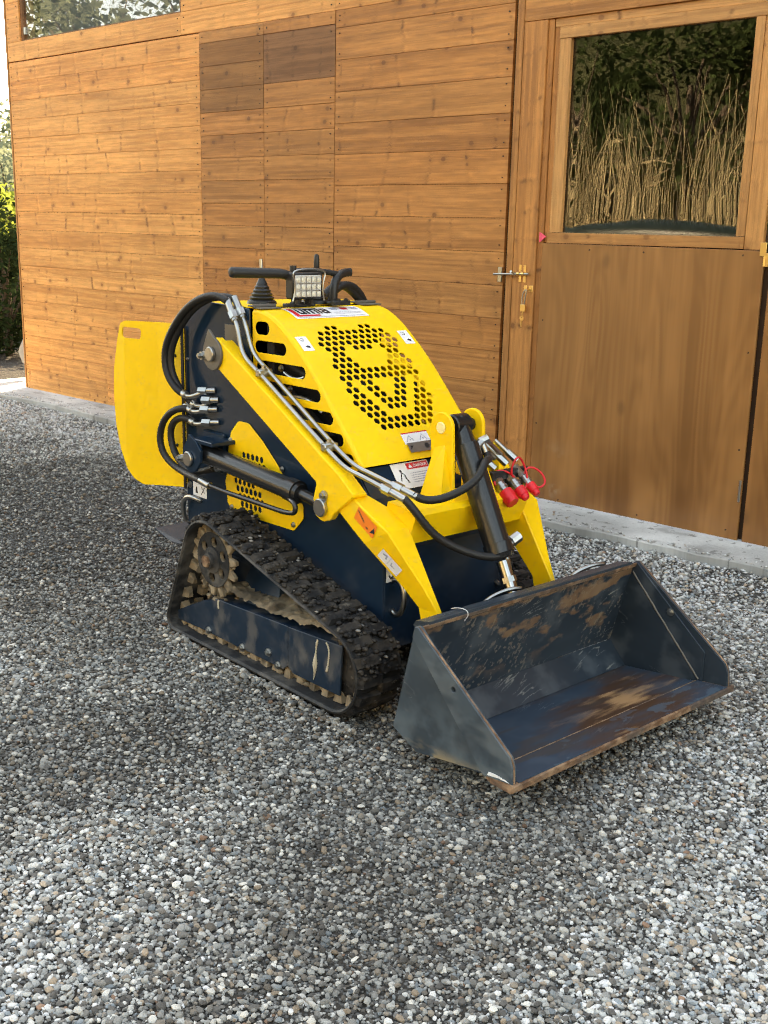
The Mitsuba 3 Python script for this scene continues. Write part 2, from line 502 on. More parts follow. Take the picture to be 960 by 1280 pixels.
WOODL = M('lit_wood', principled(proc(wood((0.46, 0.198, 0.051), (0.74, 0.378, 0.117), (0.19, 0.064, 0.017))), .55, spec=.35, bump=proc(lambda p, n, uv: fbm((uv.y - dr.floor(uv.y)) * 90, uv.x * 1.6, dr.floor(uv.y) * 2.3, octaves=3)), scale=.0012))  # paler tone holds the stronger skylight on the left of the wall
WOODM = M('shaded_wood', principled(proc(wood((0.26, 0.110, 0.029), (0.49, 0.229, 0.066), (0.11, 0.039, 0.011))), .55, spec=.35, bump=proc(lambda p, n, uv: fbm((uv.y - dr.floor(uv.y)) * 90, uv.x * 1.6, dr.floor(uv.y) * 2.3, octaves=3)), scale=.0014))  # darker tone holds the weaker light on boards further right
WOODE = M('brown_wood', principled(proc(wood((0.19, 0.084, 0.026), (0.34, 0.165, 0.054), (0.09, 0.034, 0.011))), .58, spec=.3))
WOODD = M('weathered_wood', principled(proc(wood((0.135, 0.062, 0.026), (0.25, 0.125, 0.055), (0.065, 0.028, 0.012))), .6, spec=.3))
WOODT = M('trim_wood', principled(proc(wood((0.33, 0.155, 0.048), (0.56, 0.30, 0.105), (0.17, 0.066, 0.02))), .5, spec=.35))
PLY = M('plywood', principled(proc(f_ply), .30, spec=.5))
GAP = M('dark_gap', principled((0.055, 0.030, 0.015), .9))
CONC = M('concrete', principled(proc(f_concrete), .85, spec=.2, bump=proc(lambda p, n, uv: fbm(p.x * 60, p.y * 60, 2.0)), scale=.003))
GROUND = M('ground_fines', principled(proc(f_ground), .95, spec=.1, bump=proc(f_ground_b), scale=.006))
STONE = M('gravel_stone', principled({'type': 'mesh_attribute', 'name': 'vertex_color'}, .72, spec=.25))
GLASS = M('pane_glass', {'type': 'thindielectric', 'int_ior': 1.52})


# ------------------------------------------------------------------ ground, gravel, slab
W = 5.119                                                     # y of the barn's front


def ground_h(x, y):
    p = np.stack([np.asarray(x) * .9, np.asarray(y) * .9, np.asarray(x) * 0 + 2.5], -1)
    q = np.stack([np.asarray(x) * 3.1, np.asarray(y) * 3.1, np.asarray(x) * 0 + 5.5], -1)
    return -.016 + .030 * (meshkit.noise(p, 3) - .5) + .012 * (meshkit.noise(q, 4) - .5)


gx = np.unique(np.r_[np.linspace(-13, 4, 180), -400, -150, -60, -30, -20, 8, 20, 60, 150, 400])
gy = np.unique(np.r_[np.linspace(-2, 6.0, 90), -400, -150, -60, -30, -12, -6, 8, 14, 30, 60, 150, 400])
X, Y = np.meshgrid(gx, gy, indexing='ij')
Z = ground_h(X, Y) * ((X > -13.1) & (X < 4.1) & (Y > -2.1) & (Y < 6.1))
i, j = np.meshgrid(np.arange(len(gx) - 1), np.arange(len(gy) - 1), indexing='ij')
q = (i * len(gy) + j).ravel()
gf = np.vstack([np.stack([q, q + len(gy), q + len(gy) + 1], 1), np.stack([q, q + len(gy) + 1, q + 1], 1)])
put('ground', trimesh.Trimesh(np.stack([X, Y, Z], -1).reshape(-1, 3), gf, process=False), GROUND, True, label='dark compacted grit of the yard under the loose gravel, deepened for shade in the gaps', category='ground', kind='structure')

sx = np.linspace(-9.75, 2.0, 90)
edge = 4.735 + .05 * (meshkit.noise(np.stack([sx * 1.1, sx * 0, sx * 0], -1), 9) - .5) * 2 + .03 * (meshkit.noise(np.stack([sx * 6, sx * 0, sx * 0], -1), 10) - .5)
slab = Polygon(list(zip(sx, edge)) + [(2.0, 5.6), (-9.75, 5.6)])
put('pavement', xy(slab, -.12, .028, .006), CONC, 30, label='narrow pale concrete strip along the foot of the wooden barn', category='pavement', kind='structure')


def stones(level):
    m = trimesh.creation.icosphere(subdivisions=level)
    return np.array(m.vertices), np.array(m.faces)


OCT = (np.array([[1, 0, 0], [-1, 0, 0], [0, 1, 0], [0, -1, 0], [0, 0, 1], [0, 0, -1.0]]), np.array([[0, 2, 4], [2, 1, 4], [1, 3, 4], [3, 0, 4], [2, 0, 5], [1, 2, 5], [3, 1, 5], [0, 3, 5]]))
PAL = np.array([1.03, 1.0, .97]) * np.array([[.19, .20, .205], [.27, .285, .29], [.12, .122, .122], [.38, .395, .40], [.075, .075, .075], [.20, .185, .165], [.15, .175, .20], [.54, .55, .54], [.235, .20, .16], [.17, .115, .085], [.10, .095, .088]])
PW = np.array([.16, .18, .13, .13, .13, .08, .05, .060, .04, .01, .05]); PW /= PW.sum()


def scatter(n, sel, base, r0, jit, lift=.25):
    """stones at the points sel; base = (vertices, faces)"""
    v, f = base
    N = len(sel)
    r = r0 * np.exp(np.clip(rng.normal(0, .36, N), -.8, .75))[:, None, None]
    ax = np.stack([rng.uniform(.75, 1.35, N), rng.uniform(.65, 1.1, N), rng.uniform(.42, .85, N)], 1)[:, None, :]
    bumps = 1 + jit * (rng.random((N, len(v), 1)) - .5) * 2
    P = v[None] * bumps * ax * r
    a = rng.uniform(0, 2 * np.pi, N); t = rng.normal(0, .35, N)
    ca, sa, ct, st = np.cos(a), np.sin(a), np.cos(t), np.sin(t)
    x, y, z = P[..., 0], P[..., 1], P[..., 2]
    y, z = y * ct[:, None] - z * st[:, None], y * st[:, None] + z * ct[:, None]
    x, y = x * ca[:, None] - y * sa[:, None], x * sa[:, None] + y * ca[:, None]
    h = ground_h(sel[:, 0], sel[:, 1]) + lift * r[:, 0, 0] + rng.uniform(-.45, .95, N) * r[:, 0, 0] * .8
    P = np.stack([x + sel[:, :1], y + sel[:, 1:], z + h[:, None]], -1)
    col = PAL[rng.choice(len(PAL), N, p=PW)]
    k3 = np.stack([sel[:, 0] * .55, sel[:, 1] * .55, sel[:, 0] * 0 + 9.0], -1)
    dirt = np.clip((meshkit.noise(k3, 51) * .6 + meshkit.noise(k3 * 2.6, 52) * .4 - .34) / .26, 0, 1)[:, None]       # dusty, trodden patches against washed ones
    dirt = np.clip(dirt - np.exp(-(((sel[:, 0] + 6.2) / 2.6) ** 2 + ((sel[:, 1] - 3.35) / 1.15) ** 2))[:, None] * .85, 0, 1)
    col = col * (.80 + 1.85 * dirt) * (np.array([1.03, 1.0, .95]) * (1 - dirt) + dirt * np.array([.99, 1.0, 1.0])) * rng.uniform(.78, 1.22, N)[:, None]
    C = np.repeat(np.clip(col, .025, .62)[:, None], len(v), 1)
    Fc = f[None] + (np.arange(N) * len(v))[:, None, None]
    return P.reshape(-1, 3), Fc.reshape(-1, 3), C.reshape(-1, 3)


def points(density, r0, r1):
    """random points on the ground in view, between distances r0 and r1 from the camera's foot"""
    a0, a1 = math.radians(132.88 - 25), math.radians(132.88 + 25)
    area = (r1 ** 2 - r0 ** 2) * (a1 - a0) / 2
    n = int(area * density)
    r = np.sqrt(rng.uniform(r0 ** 2, r1 ** 2, n)); a = rng.uniform(a0, a1, n)
    p = np.stack([r * np.cos(a), r * np.sin(a)], 1)
    # patches where the stones are sparse and the fines show
    k = np.stack([p[:, 0] * .85, p[:, 1] * .85, p[:, 0] * 0 + 1.0], -1)
    s = meshkit.noise(k, 21) * .6 + meshkit.noise(k * 2.7, 22) * .4
    cell = np.clip((s - .20) / .20, .40, 1)
    # the wheel-compacted lane beside the loader's rear
    lane = np.exp(-(((p[:, 0] + 5.2) / 1.5) ** 2 + ((p[:, 1] - 3.0) / .75) ** 2))
    keep = (rng.random(n) < cell * (1 - .62 * lane)) & (p[:, 1] < np.interp(p[:, 0], sx, edge) - .005 + .03 * (rng.random(n) < .15)) & (p[:, 1] < 4.9)
    return p[keep]


ico1, ico0 = stones(1), stones(0)
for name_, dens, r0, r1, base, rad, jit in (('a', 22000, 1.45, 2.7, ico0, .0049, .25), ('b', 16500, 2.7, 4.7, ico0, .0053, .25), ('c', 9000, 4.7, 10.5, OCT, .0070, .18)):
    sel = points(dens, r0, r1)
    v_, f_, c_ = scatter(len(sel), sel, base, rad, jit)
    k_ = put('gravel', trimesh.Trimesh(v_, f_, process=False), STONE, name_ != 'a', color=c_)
    labels[k_] = {'label': {'a': 'loose grey gravel in the foreground of the yard', 'b': 'loose grey gravel around the loader in the middle of the yard', 'c': 'loose grey gravel far off along the concrete strip'}[name_], 'category': 'gravel', 'kind': 'stuff'}

# stones pushed up along the loader's tracks
lx_ = rng.uniform(-1.80, -.66, 2600); ly_ = np.where(rng.random(2600) < .72, -.494 - rng.exponential(.020, 2600), -.31 + rng.exponential(.02, 2600)) * np.where(rng.random(2600) < .75, 1, -1)
pw = np.stack([lx_, ly_, lx_ * 0, lx_ * 0 + 1], 1) @ MW.T
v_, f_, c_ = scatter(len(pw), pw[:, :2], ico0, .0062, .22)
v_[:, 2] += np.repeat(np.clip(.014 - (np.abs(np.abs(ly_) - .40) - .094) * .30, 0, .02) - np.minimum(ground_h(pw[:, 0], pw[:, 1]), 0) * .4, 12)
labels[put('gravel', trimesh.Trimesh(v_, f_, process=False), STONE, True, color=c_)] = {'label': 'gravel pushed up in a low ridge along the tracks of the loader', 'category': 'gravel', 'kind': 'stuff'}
# grit and stones kicked up onto the concrete
xx = rng.uniform(-9.2, 1.5, 1500); ed = np.interp(xx, sx, edge); yy = ed + .004 + rng.exponential(.035, 1500)
ok = yy < W - .06
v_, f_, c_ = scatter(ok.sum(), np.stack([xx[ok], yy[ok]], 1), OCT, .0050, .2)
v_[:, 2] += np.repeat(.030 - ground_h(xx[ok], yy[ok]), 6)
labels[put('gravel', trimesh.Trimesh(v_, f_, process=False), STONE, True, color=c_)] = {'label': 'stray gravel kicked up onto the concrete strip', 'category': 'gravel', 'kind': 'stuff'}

# ------------------------------------------------------------------ the barn
BARN = thing('wooden_barn', 'barn clad in orange brown horizontal boards with a half glazed door', 'barn')
TOP = 4.2
YF = W - .024                                                 # front of the boards
PLANK_ID = [0]


def board(key, x0, x1, z0, z1, mat, t=.022, y=None, bev=.0013, vertical=False, tilt=True, label=None):
    """one board of the cladding: real edges, its own grain"""
    PLANK_ID[0] += 1
    k = PLANK_ID[0]
    y = W if y is None else y
    y0 = y - t - rnd.uniform(0, .0025)
    b = bev
    prof = [(y0 + b, z0), (y0, z0 + b), (y0, z1 - b), (y0 + b, z1), (y, z1), (y, z0)]
    if vertical:
        prof = [(y0 + b, x0), (y0, x0 + b), (y0, x1 - b), (y0 + b, x1), (y, x1), (y, x0)]
        lo, hi = z0, z1
    else:
        lo, hi = x0, x1
    V = []
    for e in (lo, hi):
        for (yy, cc) in prof:
            V.append((cc, yy, e) if vertical else (e, yy, cc))
    V = np.array(V, float)
    if tilt:
        s = rnd.uniform(-.0012, .0012)
        V[:, 2 if not vertical else 0] += 0
        V[:, 1] += s * (np.arange(12) >= 6)
    n = 6
    Fc = []
    for a in range(n):
        c = (a + 1) % n
        Fc += [(a, c, n + c), (a, n + c, n + a)]
    Fc += [(0, a, a + 1) for a in range(1, n - 1)] + [(n, n + a + 1, n + a) for a in range(1, n - 1)]
    m = trimesh.Trimesh(V, np.array(Fc), process=False)
    if m.volume < 0:
        m.invert()
    al, ac = (V[:, 2], V[:, 0] - x0) if vertical else (V[:, 0], V[:, 2] - z0)
    uv = np.stack([al + 41.37 * k, k + .25 + ac], 1)
    return put(key, m, mat, False, uv=uv, label=label)


nails = []


def nail(x, z, y=YF):
    nails.append(tube([(x, y + .006, z), (x, y - .0032, z)], rnd.uniform(.0030, .0042), 6))


def row(x0, x1, z0, z1, mat, joints=(), key=BARN + '__plank', **k):
    xs = [x0, *joints, x1]
    for a, b in zip(xs[:-1], xs[1:]):
        board(key, a + .0012, b - .0012, z0 + .0009, z1 - .0009, mat, **k)
        for xx in (a + .035, b - .035):
            nail(xx, z0 + .035 + rnd.uniform(-.006, .006)); nail(xx, z1 - .035 + rnd.uniform(-.006, .006))


XL, XS1, XS2, XS3, XW = -9.130, -6.560, -5.888, -5.221, -3.864
# left field: 0.150 pitch
zs = [0.004] + [2.751 - .15 * k for k in range(18, -1, -1)]
for z0, z1 in zip(zs[:-1], zs[1:]):
    jt = [rnd.choice([-8.3, -7.85, -7.3])] if rnd.random() < .14 else []
    row(XL, XS1, z0, z1, WOODL, jt)
# rows that run over the panels, up to the window
row(XL, XS3, 2.757, 2.905, WOODL, [-6.76])
row(XS3, XW, 2.757, 2.905, WOODL)
for k in range(9):
    z0 = 2.905 + .15 * k
    row(XL, -8.925, z0 - (.07 if k == 0 else 0) * 0, z0 + .15, WOODL)
    row(-6.755, XW, z0, z0 + .15, WOODL if k % 2 == 0 else WOODM, [rnd.uniform(-6.1, -5.2)])
# the two narrow columns of short boards
zc = [0.004] + [2.681 - .1503 * k for k in range(17, -1, -1)] + [2.757]
for c, (xa, xb) in enumerate(((XS1, XS2), (XS2, XS3))):
    n = len(zc) - 1
    k = 0
    while k < n:
        z0, z1 = zc[k], zc[k + 1]
        mat = WOODM
        if c == 0 and k in (n - 4, n - 3, n - 2):
            mat = WOODE
        if c == 1 and k == n - 3:
            z1 = zc[k + 2]; mat = WOODD; k += 1              # one wide dark board
        row(xa + .001, xb - .001, z0, z1, mat)
        k += 1
# right field: 0.1835 pitch
zr = [0.004] + [2.656 - .1835 * k for k in range(14, -1, -1)] + [2.757]
for a, (z0, z1) in enumerate(zip(zr[:-1], zr[1:])):
    row(XS3 + .003, XW, z0, z1, WOODM)
put(BARN + '__nail', cat(nails), M('nail_heads', principled((0.035, 0.025, 0.02), .6, metal=.3)), 40, kind='stuff')

# body of the building behind the boards
shell = [cbox(XL + .01, -8.93, W + .001, W + .12, 0, TOP, 0), cbox(-8.93, -6.75, W + .001, W + .12, 0, 2.89, 0), cbox(-8.93, -6.75, W + .001, W + .12, 3.9, TOP, 0), cbox(-6.75, -3.62, W + .001, W + .12, 0, TOP, 0),
         cbox(-3.62, -2.40, W + .03, W + .12, 0, 1.45, 0), cbox(-3.62, -2.40, W + .001, W + .12, 2.50, TOP, 0), cbox(-2.40, 6.0, W + .001, W + .12, 0, TOP, 0),
         cbox(XL + .01, XL + .11, W + .12, 10.5, 0, TOP, 0), cbox(5.9, 6.0, W + .12, 10.5, 0, TOP, 0), cbox(XL + .01, 6.0, 10.4, 10.5, 0, TOP, 0)]
put(BARN + '__wall', cat(shell), GAP)
put(BARN + '__roof', cbox(XL - .12, 6.1, W - .12, 10.7, TOP, TOP + .12, .01), GREYPL)
put(BARN + '__corner_board', cbox(XL - .028, XL - .002, W - .026, W + .14, 0.03, TOP, .003), WOODM)
put(BARN + '__floor', cbox(XL + .12, 5.9, W + .13, 10.4, -.05, .02, 0), GAP)
# window of the upper row
wk = put(BARN + '__window', cat(cbox(-8.925, -8.895, W - .01, W + .10, 2.906, 3.9, .002), cbox(-6.785, -6.757, W - .01, W + .10, 2.906, 3.9, .002), cbox(-8.895, -6.785, W - .008, W + .10, 2.906, 2.916, .002), cbox(-8.895, -6.785, W - .01, W + .10, 3.87, 3.9, .002)), WOODD, label='wide fixed window high on the left of the barn')
put(wk + '__pane', cbox(-8.895, -7.66, W + .010, W + .0125, 2.916, 3.87, 0), GLASS)
put(wk + '__pane', cbox(-7.655, -6.785, W + .004, W + .0065, 2.916, 3.87, 0), GLASS)
put(wk + '__clip', cbox(-8.892, -8.865, W - .006, W + .009, 2.955, 3.012, .002), ZINC, label='small white clip holding the window pane')
put(wk + '__blind', cbox(-8.9, -6.78, W + .16, W + .17, 2.9, 3.9, 0), M('interior_blind', principled((0.055, 0.065, 0.08), .8)))

# door side: post, header, door
put(BARN + '__jamb', cbox(XW + .002, -3.832, W - .006, W + .06, 0, 2.9, .002), GAP)
board(BARN + '__post_board', -3.831, -3.790, .03, 2.90, WOODM, t=.040, vertical=True)
board(BARN + '__post_board', -3.788, -3.640, .03, 2.548, WOODM, t=.034, vertical=True)
board(BARN + '__post_board', -3.639, -3.604, .03, 2.548, WOODM, t=.026, vertical=True)
board(BARN + '__header_board', -3.788, 1.5, 2.552, 2.70, WOODM, t=.036)
board(BARN + '__header_board', -3.788, 1.5, 2.702, 2.90, WOODM, t=.034)
board(BARN + '__header_board', -3.60, 1.5, 2.51, 2.5505, WOODT, t=.020)
D = put(BARN + '__door', plate(Polygon([(-3.598, .012), (-2.338, .022), (-2.346, 1.424), (-3.600, 1.428)]), 0, .016, .0015), PLY, 30,
        label='half glazed barn door with a brown plywood lower half', xf=np.array([[1, 0, 0, 0], [0, 0, -1, W - .018], [0, 1, 0, 0], [0, 0, 0, 1.0]]))
board(D + '__trim', -3.602, -3.567, 1.432, 2.508, WOODM, t=.016, vertical=True)
board(D + '__trim', -3.565, -3.496, 1.487, 2.449, WOODT, t=.026, vertical=True)
board(D + '__trim', -3.565, -2.36, 2.451, 2.508, WOODT, t=.028)
board(D + '__trim', -3.575, -2.456, 1.430, 1.4845, WOODT, t=.030)
board(D + '__trim', -2.499, -2.456, 1.487, 2.449, WOODT, t=.028, vertical=True)
board(D + '__trim', -2.454, -2.362, 1.428, 2.449, WOODT, t=.024, vertical=True)
# acrylic pane, not perfectly flat
u, v = np.meshgrid(np.linspace(-3.51, -2.49, 60), np.linspace(1.475, 2.462, 60), indexing='ij')
bow = .0016 * np.sin(np.pi * (u + 3.51) / 1.02) * np.sin(np.pi * (v - 1.475) / .987) + .0006 * (meshkit.noise(np.stack([u * 4, v * 3, u * 0], -1), 31) - .5) * 2
bow += -.0024 * np.exp(-((u + 3.50) / .09) ** 2) + .0040 * np.exp(-((v - 1.47) / .12) ** 2)
q = (np.arange(59)[:, None] * 60 + np.arange(59)[None]).ravel()
pf = np.vstack([np.stack([q, q + 60, q + 61], 1), np.stack([q, q + 61, q + 1], 1)])
put(D + '__pane', trimesh.Trimesh(np.stack([u, W - .004 - bow * .55, v], -1).reshape(-1, 3), pf, process=False), GLASS, True, label='dark reflecting clear sheet in the upper half of the door')
put(D + '__hinge', cat(cbox(-2.366, -2.335, W - .040, W - .036, 1.400, 1.462, .001), cbox(-2.345, -2.31, W - .040, W - .036, 1.352, 1.415, .001), rod((-2.340, W - .040, 1.40), (-2.340, W - .040, 1.355), .005)), BRASS, 40, label='brass butt hinge at the top right of the door')
put(D + '__hinge', cat(cbox(-2.350, -2.341, W - .042, W - .034, .225, .332, .001), rod((-2.3425, W - .044, .225), (-2.3425, W - .044, .332), .006)), ZINC, 40, label='grey hinge low on the right edge of the door')
sc = [tube([(x, W - .017, z), (x, W - .0365, z)], .0045, 6) for x, z in ((-3.30, 1.40), (-2.98, 1.398), (-2.45, 1.40), (-3.57, 1.02), (-3.575, .45), (-2.375, .95), (-2.37, .48), (-2.40, .07), (-2.9, .05), (-3.4, .04))]
put(D + '__screw', cat(sc), GAP, kind='stuff')
D2 = put(BARN + '__panel', plate(Polygon([(-2.312, -.005), (-1.1, .004), (-1.1, 1.35), (-2.312, 1.35)]), 0, .016, .0015), PLY, 30, label='brown plywood panel right of the door gap',
         xf=np.array([[1, 0, 0, 0], [0, 0, -1, W - .016], [0, 1, 0, 0], [0, 0, 0, 1.0]]))
board(BARN + '__plank', -2.312, 1.5, 1.352, 2.508, WOODT, t=.018)
# barrel bolt, hasp, lock
BO = put(BARN + '__door_bolt', rod((-3.905, W - .056, 1.252), (-3.665, W - .056, 1.262), .0065), ZINC, 40, label='steel barrel bolt across the gap left of the door')
put(BO + '__bracket', cbox(-3.893, -3.868, W - .034, W - .022, 1.21, 1.29, .001), ZINC)
for xx in (-3.735, -3.705):
    put(BO + '__bracket', cat(cbox(xx - .008, xx + .008, W - .040, W - .0335, 1.215, 1.308, .001), tube([(xx - .008, W - .056, 1.26), (xx + .008, W - .056, 1.26)], .011, 12)), BRASS)
put(BO + '__knob', rod((-3.765, W - .058, 1.263), (-3.765, W - .085, 1.272), .007), ZINC)
put(BARN + '__hasp', cat(cbox(-3.705, -3.685, W - .039, W - .0335, 1.165, 1.20, .001), cbox(-3.672, -3.645, W - .039, W - .0335, 1.165, 1.20, .001), tube(spline([(-3.665, W - .040, 1.18), (-3.668, W - .06, 1.18), (-3.672, W - .040, 1.18)], 8), .003, 8)), BRASS, 40, label='small brass hasp below the barrel bolt')
PL = thing('padlock', 'small brass padlock with a key in it hanging below the bolt', 'padlock')
put(PL + '__body', cbox(-3.704, -3.672, W - .068, W - .050, 1.058, 1.098, .003), BRASS)
put(PL + '__shackle', cat(tube(spline([(-3.697, W - .06, 1.095), (-3.694, W - .06, 1.15), (-3.683, W - .06, 1.172), (-3.675, W - .06, 1.178), (-3.676, W - .06, 1.14), (-3.681, W - .06, 1.096)], 24), .0033, 8)), ZINC, True)
put(PL + '__key', cat(rod((-3.69, W - .06, 1.058), (-3.692, W - .06, 1.030), .003), xz(disc(-3.694, 1.022, .013).difference(disc(-3.694, 1.027, .004)), W - .061, W - .059, 0), rod((-3.694, W - .06, 1.012), (-3.696, W - .06, .975), .004)), BRASS, 40)
put(BARN + '__tag', hull([(-3.615, W - .04, 1.485), (-3.615, W - .04, 1.43), (-3.572, W - .04, 1.462), (-3.615, W - .046, 1.485), (-3.615, W - .046, 1.43), (-3.572, W - .046, 1.462)]), PINK, label='small pink triangular tag at the corner of the door glass')

# ------------------------------------------------------------------ the loader: hull
labels[LOADER] = {'label': 'small yellow and dark blue tracked loader with a front bucket on gravel', 'category': 'mini loader'}
used.add(LOADER)


def pair(name, mesh, mat, smooth=False, label=None):
    """a part and its mirror image on the other side"""
    a = MP(name, mesh, mat, smooth, label)
    b = MP(name, mirror(mesh), mat, smooth)
    return a, b


PR = np.array([(-1.505, 1.212), (-1.42, 1.203), (-1.285, 1.128), (-1.185, 1.045), (-1.088, .948), (-1.004, .860), (-.938, .786), (-.912, .754)])
SL = np.r_[0, np.cumsum(np.linalg.norm(np.diff(PR, axis=0), axis=1))]
hood_c = CubicSpline(SL, PR)
side = [(-1.94, .20), (-.786, .20), (-.792, .50), (-.86, .66), (-.925, .735), (-1.02, .69), (-1.50, .93), (-1.512, 1.212), (-1.80, 1.222), (-1.94, 1.142)]
pair('side_panel', xz(rpoly(side, .004), -.284, -.278, .0015), NAVY, 30)
MP('front_panel', cat(hull([(-.925, y, .745) for y in (-.277, .277)] + [(-.86, y, .66) for y in (-.277, .277)] + [(-.93, y, .74) for y in (-.277, .277)] + [(-.868, y, .655) for y in (-.277, .277)]),
                      hull([(-.86, y, .66) for y in (-.277, .277)] + [(-.790, y, .50) for y in (-.277, .277)] + [(-.868, y, .66) for y in (-.277, .277)] + [(-.798, y, .50) for y in (-.277, .277)]),
                      cbox(-.796, -.788, -.279, .279, .17, .50, .002)), NAVY)
MP('deck', xy(rpoly([(-1.79, -.275), (-1.515, -.275), (-1.515, .275), (-1.79, .275)], .01), 1.2135, 1.2195, .002), YELLOW)
MP('rear_panel', cat(cbox(-1.938, -1.930, -.276, .276, .30, 1.14, .002), hull([(-1.936, y, 1.138) for y in (-.276, .276)] + [(-1.792, y, 1.219) for y in (-.276, .276)] + [(-1.93, y, 1.130) for y in (-.276, .276)] + [(-1.79, y, 1.212) for y in (-.276, .276)])), NAVY)
MP('underframe', cat(cbox(-1.93, -.80, -.276, .276, .17, .20, .004), cbox(-1.70, -.86, -.312, -.285, .16, .30, .004), cbox(-1.70, -.86, .285, .312, .16, .30, .004)), NAVY)
eng = [cbox(-1.40, -1.15, -.20, .20, .55, .98, .02), cbox(-1.30, -1.00, -.16, .10, .50, .80, .02), rod((-1.36, -.24, .93), (-1.12, -.24, .80), .03, 14), rod((-1.44, -.23, 1.06), (-1.25, -.22, 1.00), .014, 10), cbox(-1.46, -1.42, -.25, .25, .5, 1.18, .005)]
MP('engine', cat(eng), DARK)
fit_ = [tube(spline([(-1.34, -.262, 1.01), (-1.28, -.262, .995), (-1.23, -.26, 1.005)], 8), .006, 8), tube(spline([(-1.30, -.26, .93), (-1.2, -.262, .93), (-1.13, -.26, .90)], 8), .008, 8), hexbolt((-1.37, -.25, 1.02), (0, -1, 0), .009, .01), hexbolt((-1.32, -.25, .955), (0, -1, 0), .009, .01)]
MP('engine_fitting', cat(fit_), ZINC, 40)
MP('rear_step', cat(hull([(-2.285, -.235, .245), (-2.285, .235, .245), (-1.95, -.27, .245), (-1.95, .27, .245), (-2.285, -.235, .253), (-2.285, .235, .253), (-1.95, -.27, .253), (-1.95, .27, .253), (-2.10, -.275, .245), (-2.10, .275, .253)])), NAVYM)

# hood: bent sheet, hexagon vents cut through
HP = .0305
hexes = []
runs = {-1: [(-.084, 2), (.069, 2)], 0: [(-.130, 10)], 1: [(-.145, 10), (.160, 1)], 2: [(-.160, 9), (.115, 3)], 3: [(-.145, 3), (-.023, 3), (.099, 3)], 4: [(-.130, 2), (.115, 2)], 5: [(-.145, 3), (.099, 3)],
        6: [(-.160, 4), (.084, 4)], 7: [(-.145, 11)], 8: [(-.160, 12)], 9: [(-.145, 1), (-.075, 2), (.076, 2), (.160, 1)], 10: [(-.160, 2), (-.060, 2), (.061, 2), (.145, 2)], 11: [(-.145, 2), (-.045, 2), (.046, 2), (.130, 2)],
        12: [(-.160, 3), (-.030, 4), (.115, 3)], 13: [(-.144, 3), (-.015, 3), (.0995, 3)], 14: [(-.129, 3), (.084, 3)], 15: [(-.1136, 9)], 16: [(-.098, 8)]}
for r, rs in runs.items():
    s = .634 - .0258 * (16 - r)
    off = 0.0 if r % 2 == 0 else HP / 2
    for y0, n in rs:
        base = round((y0 + .098 - off) / HP) * HP - .098 + off - .008
        for k in range(n):
            c = (base + k * HP, s)
            hexes.append(Polygon([(c[0] + .0128 * math.cos(a), c[1] + .0128 * math.sin(a)) for a in np.radians([30, 90, 150, 210, 270, 330])]))
HW = .276
sheet = sbox(-HW, .0, HW, SL[-1]).difference(unary_union(hexes))


def hood_at(y, s, d):
    p = hood_c(s); t = hood_c(s, 1); n = np.stack([-t[:, 1], t[:, 0]], 1); n /= np.linalg.norm(n, axis=1, keepdims=True)
    n[n[:, 1] < 0] *= -1
    # slight crown across the width and rolled edges
    r = .014
    e = np.clip((np.abs(y) - (HW - r)) / r, 0, 1)
    q = p + n * (d - r * (1 - np.sqrt(np.clip(1 - e * e, 0, 1))))[:, None]
    return np.stack([q[:, 0], y, q[:, 1]], 1)


cuts_s = np.linspace(0, SL[-1], 33)
cuts_y = [-HW, -HW + .003, -HW + .008, -HW + .014, HW - .014, HW - .008, HW - .003, HW]
V, Fc, at = [], [], 0
for a, b in zip(cuts_s[:-1], cuts_s[1:]):
    for c, d in zip(cuts_y[:-1], cuts_y[1:]):
        g = sheet.intersection(sbox(c, a, d, b))
        for gg in getattr(g, 'geoms', [g]):
            if gg.geom_type != 'Polygon' or gg.area < 1e-9:
                continue
            vv, ff = tri2d([clean_ring(gg.exterior.coords)] + [clean_ring(h.coords) for h in gg.interiors])
            V.append(vv); Fc.append(ff + at); at += len(vv)
V, Fc = np.vstack(V), np.vstack(Fc)
top = trimesh.Trimesh(hood_at(V[:, 0], V[:, 1], np.zeros(len(V))), Fc, process=False); top.merge_vertices(digits_vertex=5)
if top.face_normals[:, 2].mean() < 0:
    top.invert()
bot = trimesh.Trimesh(hood_at(V[:, 0], V[:, 1], np.full(len(V), -.003)), Fc, process=False); bot.merge_vertices(digits_vertex=5)
walls = []
for ring in [sheet.exterior] + list(sheet.interiors):
    c = np.array(LineString(ring.coords).segmentize(.02).coords)
    a, b = hood_at(c[:, 0], c[:, 1], np.zeros(len(c))), hood_at(c[:, 0], c[:, 1], np.full(len(c), -.003))
    n = len(c); k = np.arange(n - 1)
    walls.append(trimesh.Trimesh(np.vstack([a, b]), np.vstack([np.stack([k, k + 1, n + k + 1], 1), np.stack([k, n + k + 1, n + k], 1)]), process=False))
HOOD = MP('hood', top, YELLOW, True)
MP('hood__underside', cat(bot, walls), YELLOW, False)
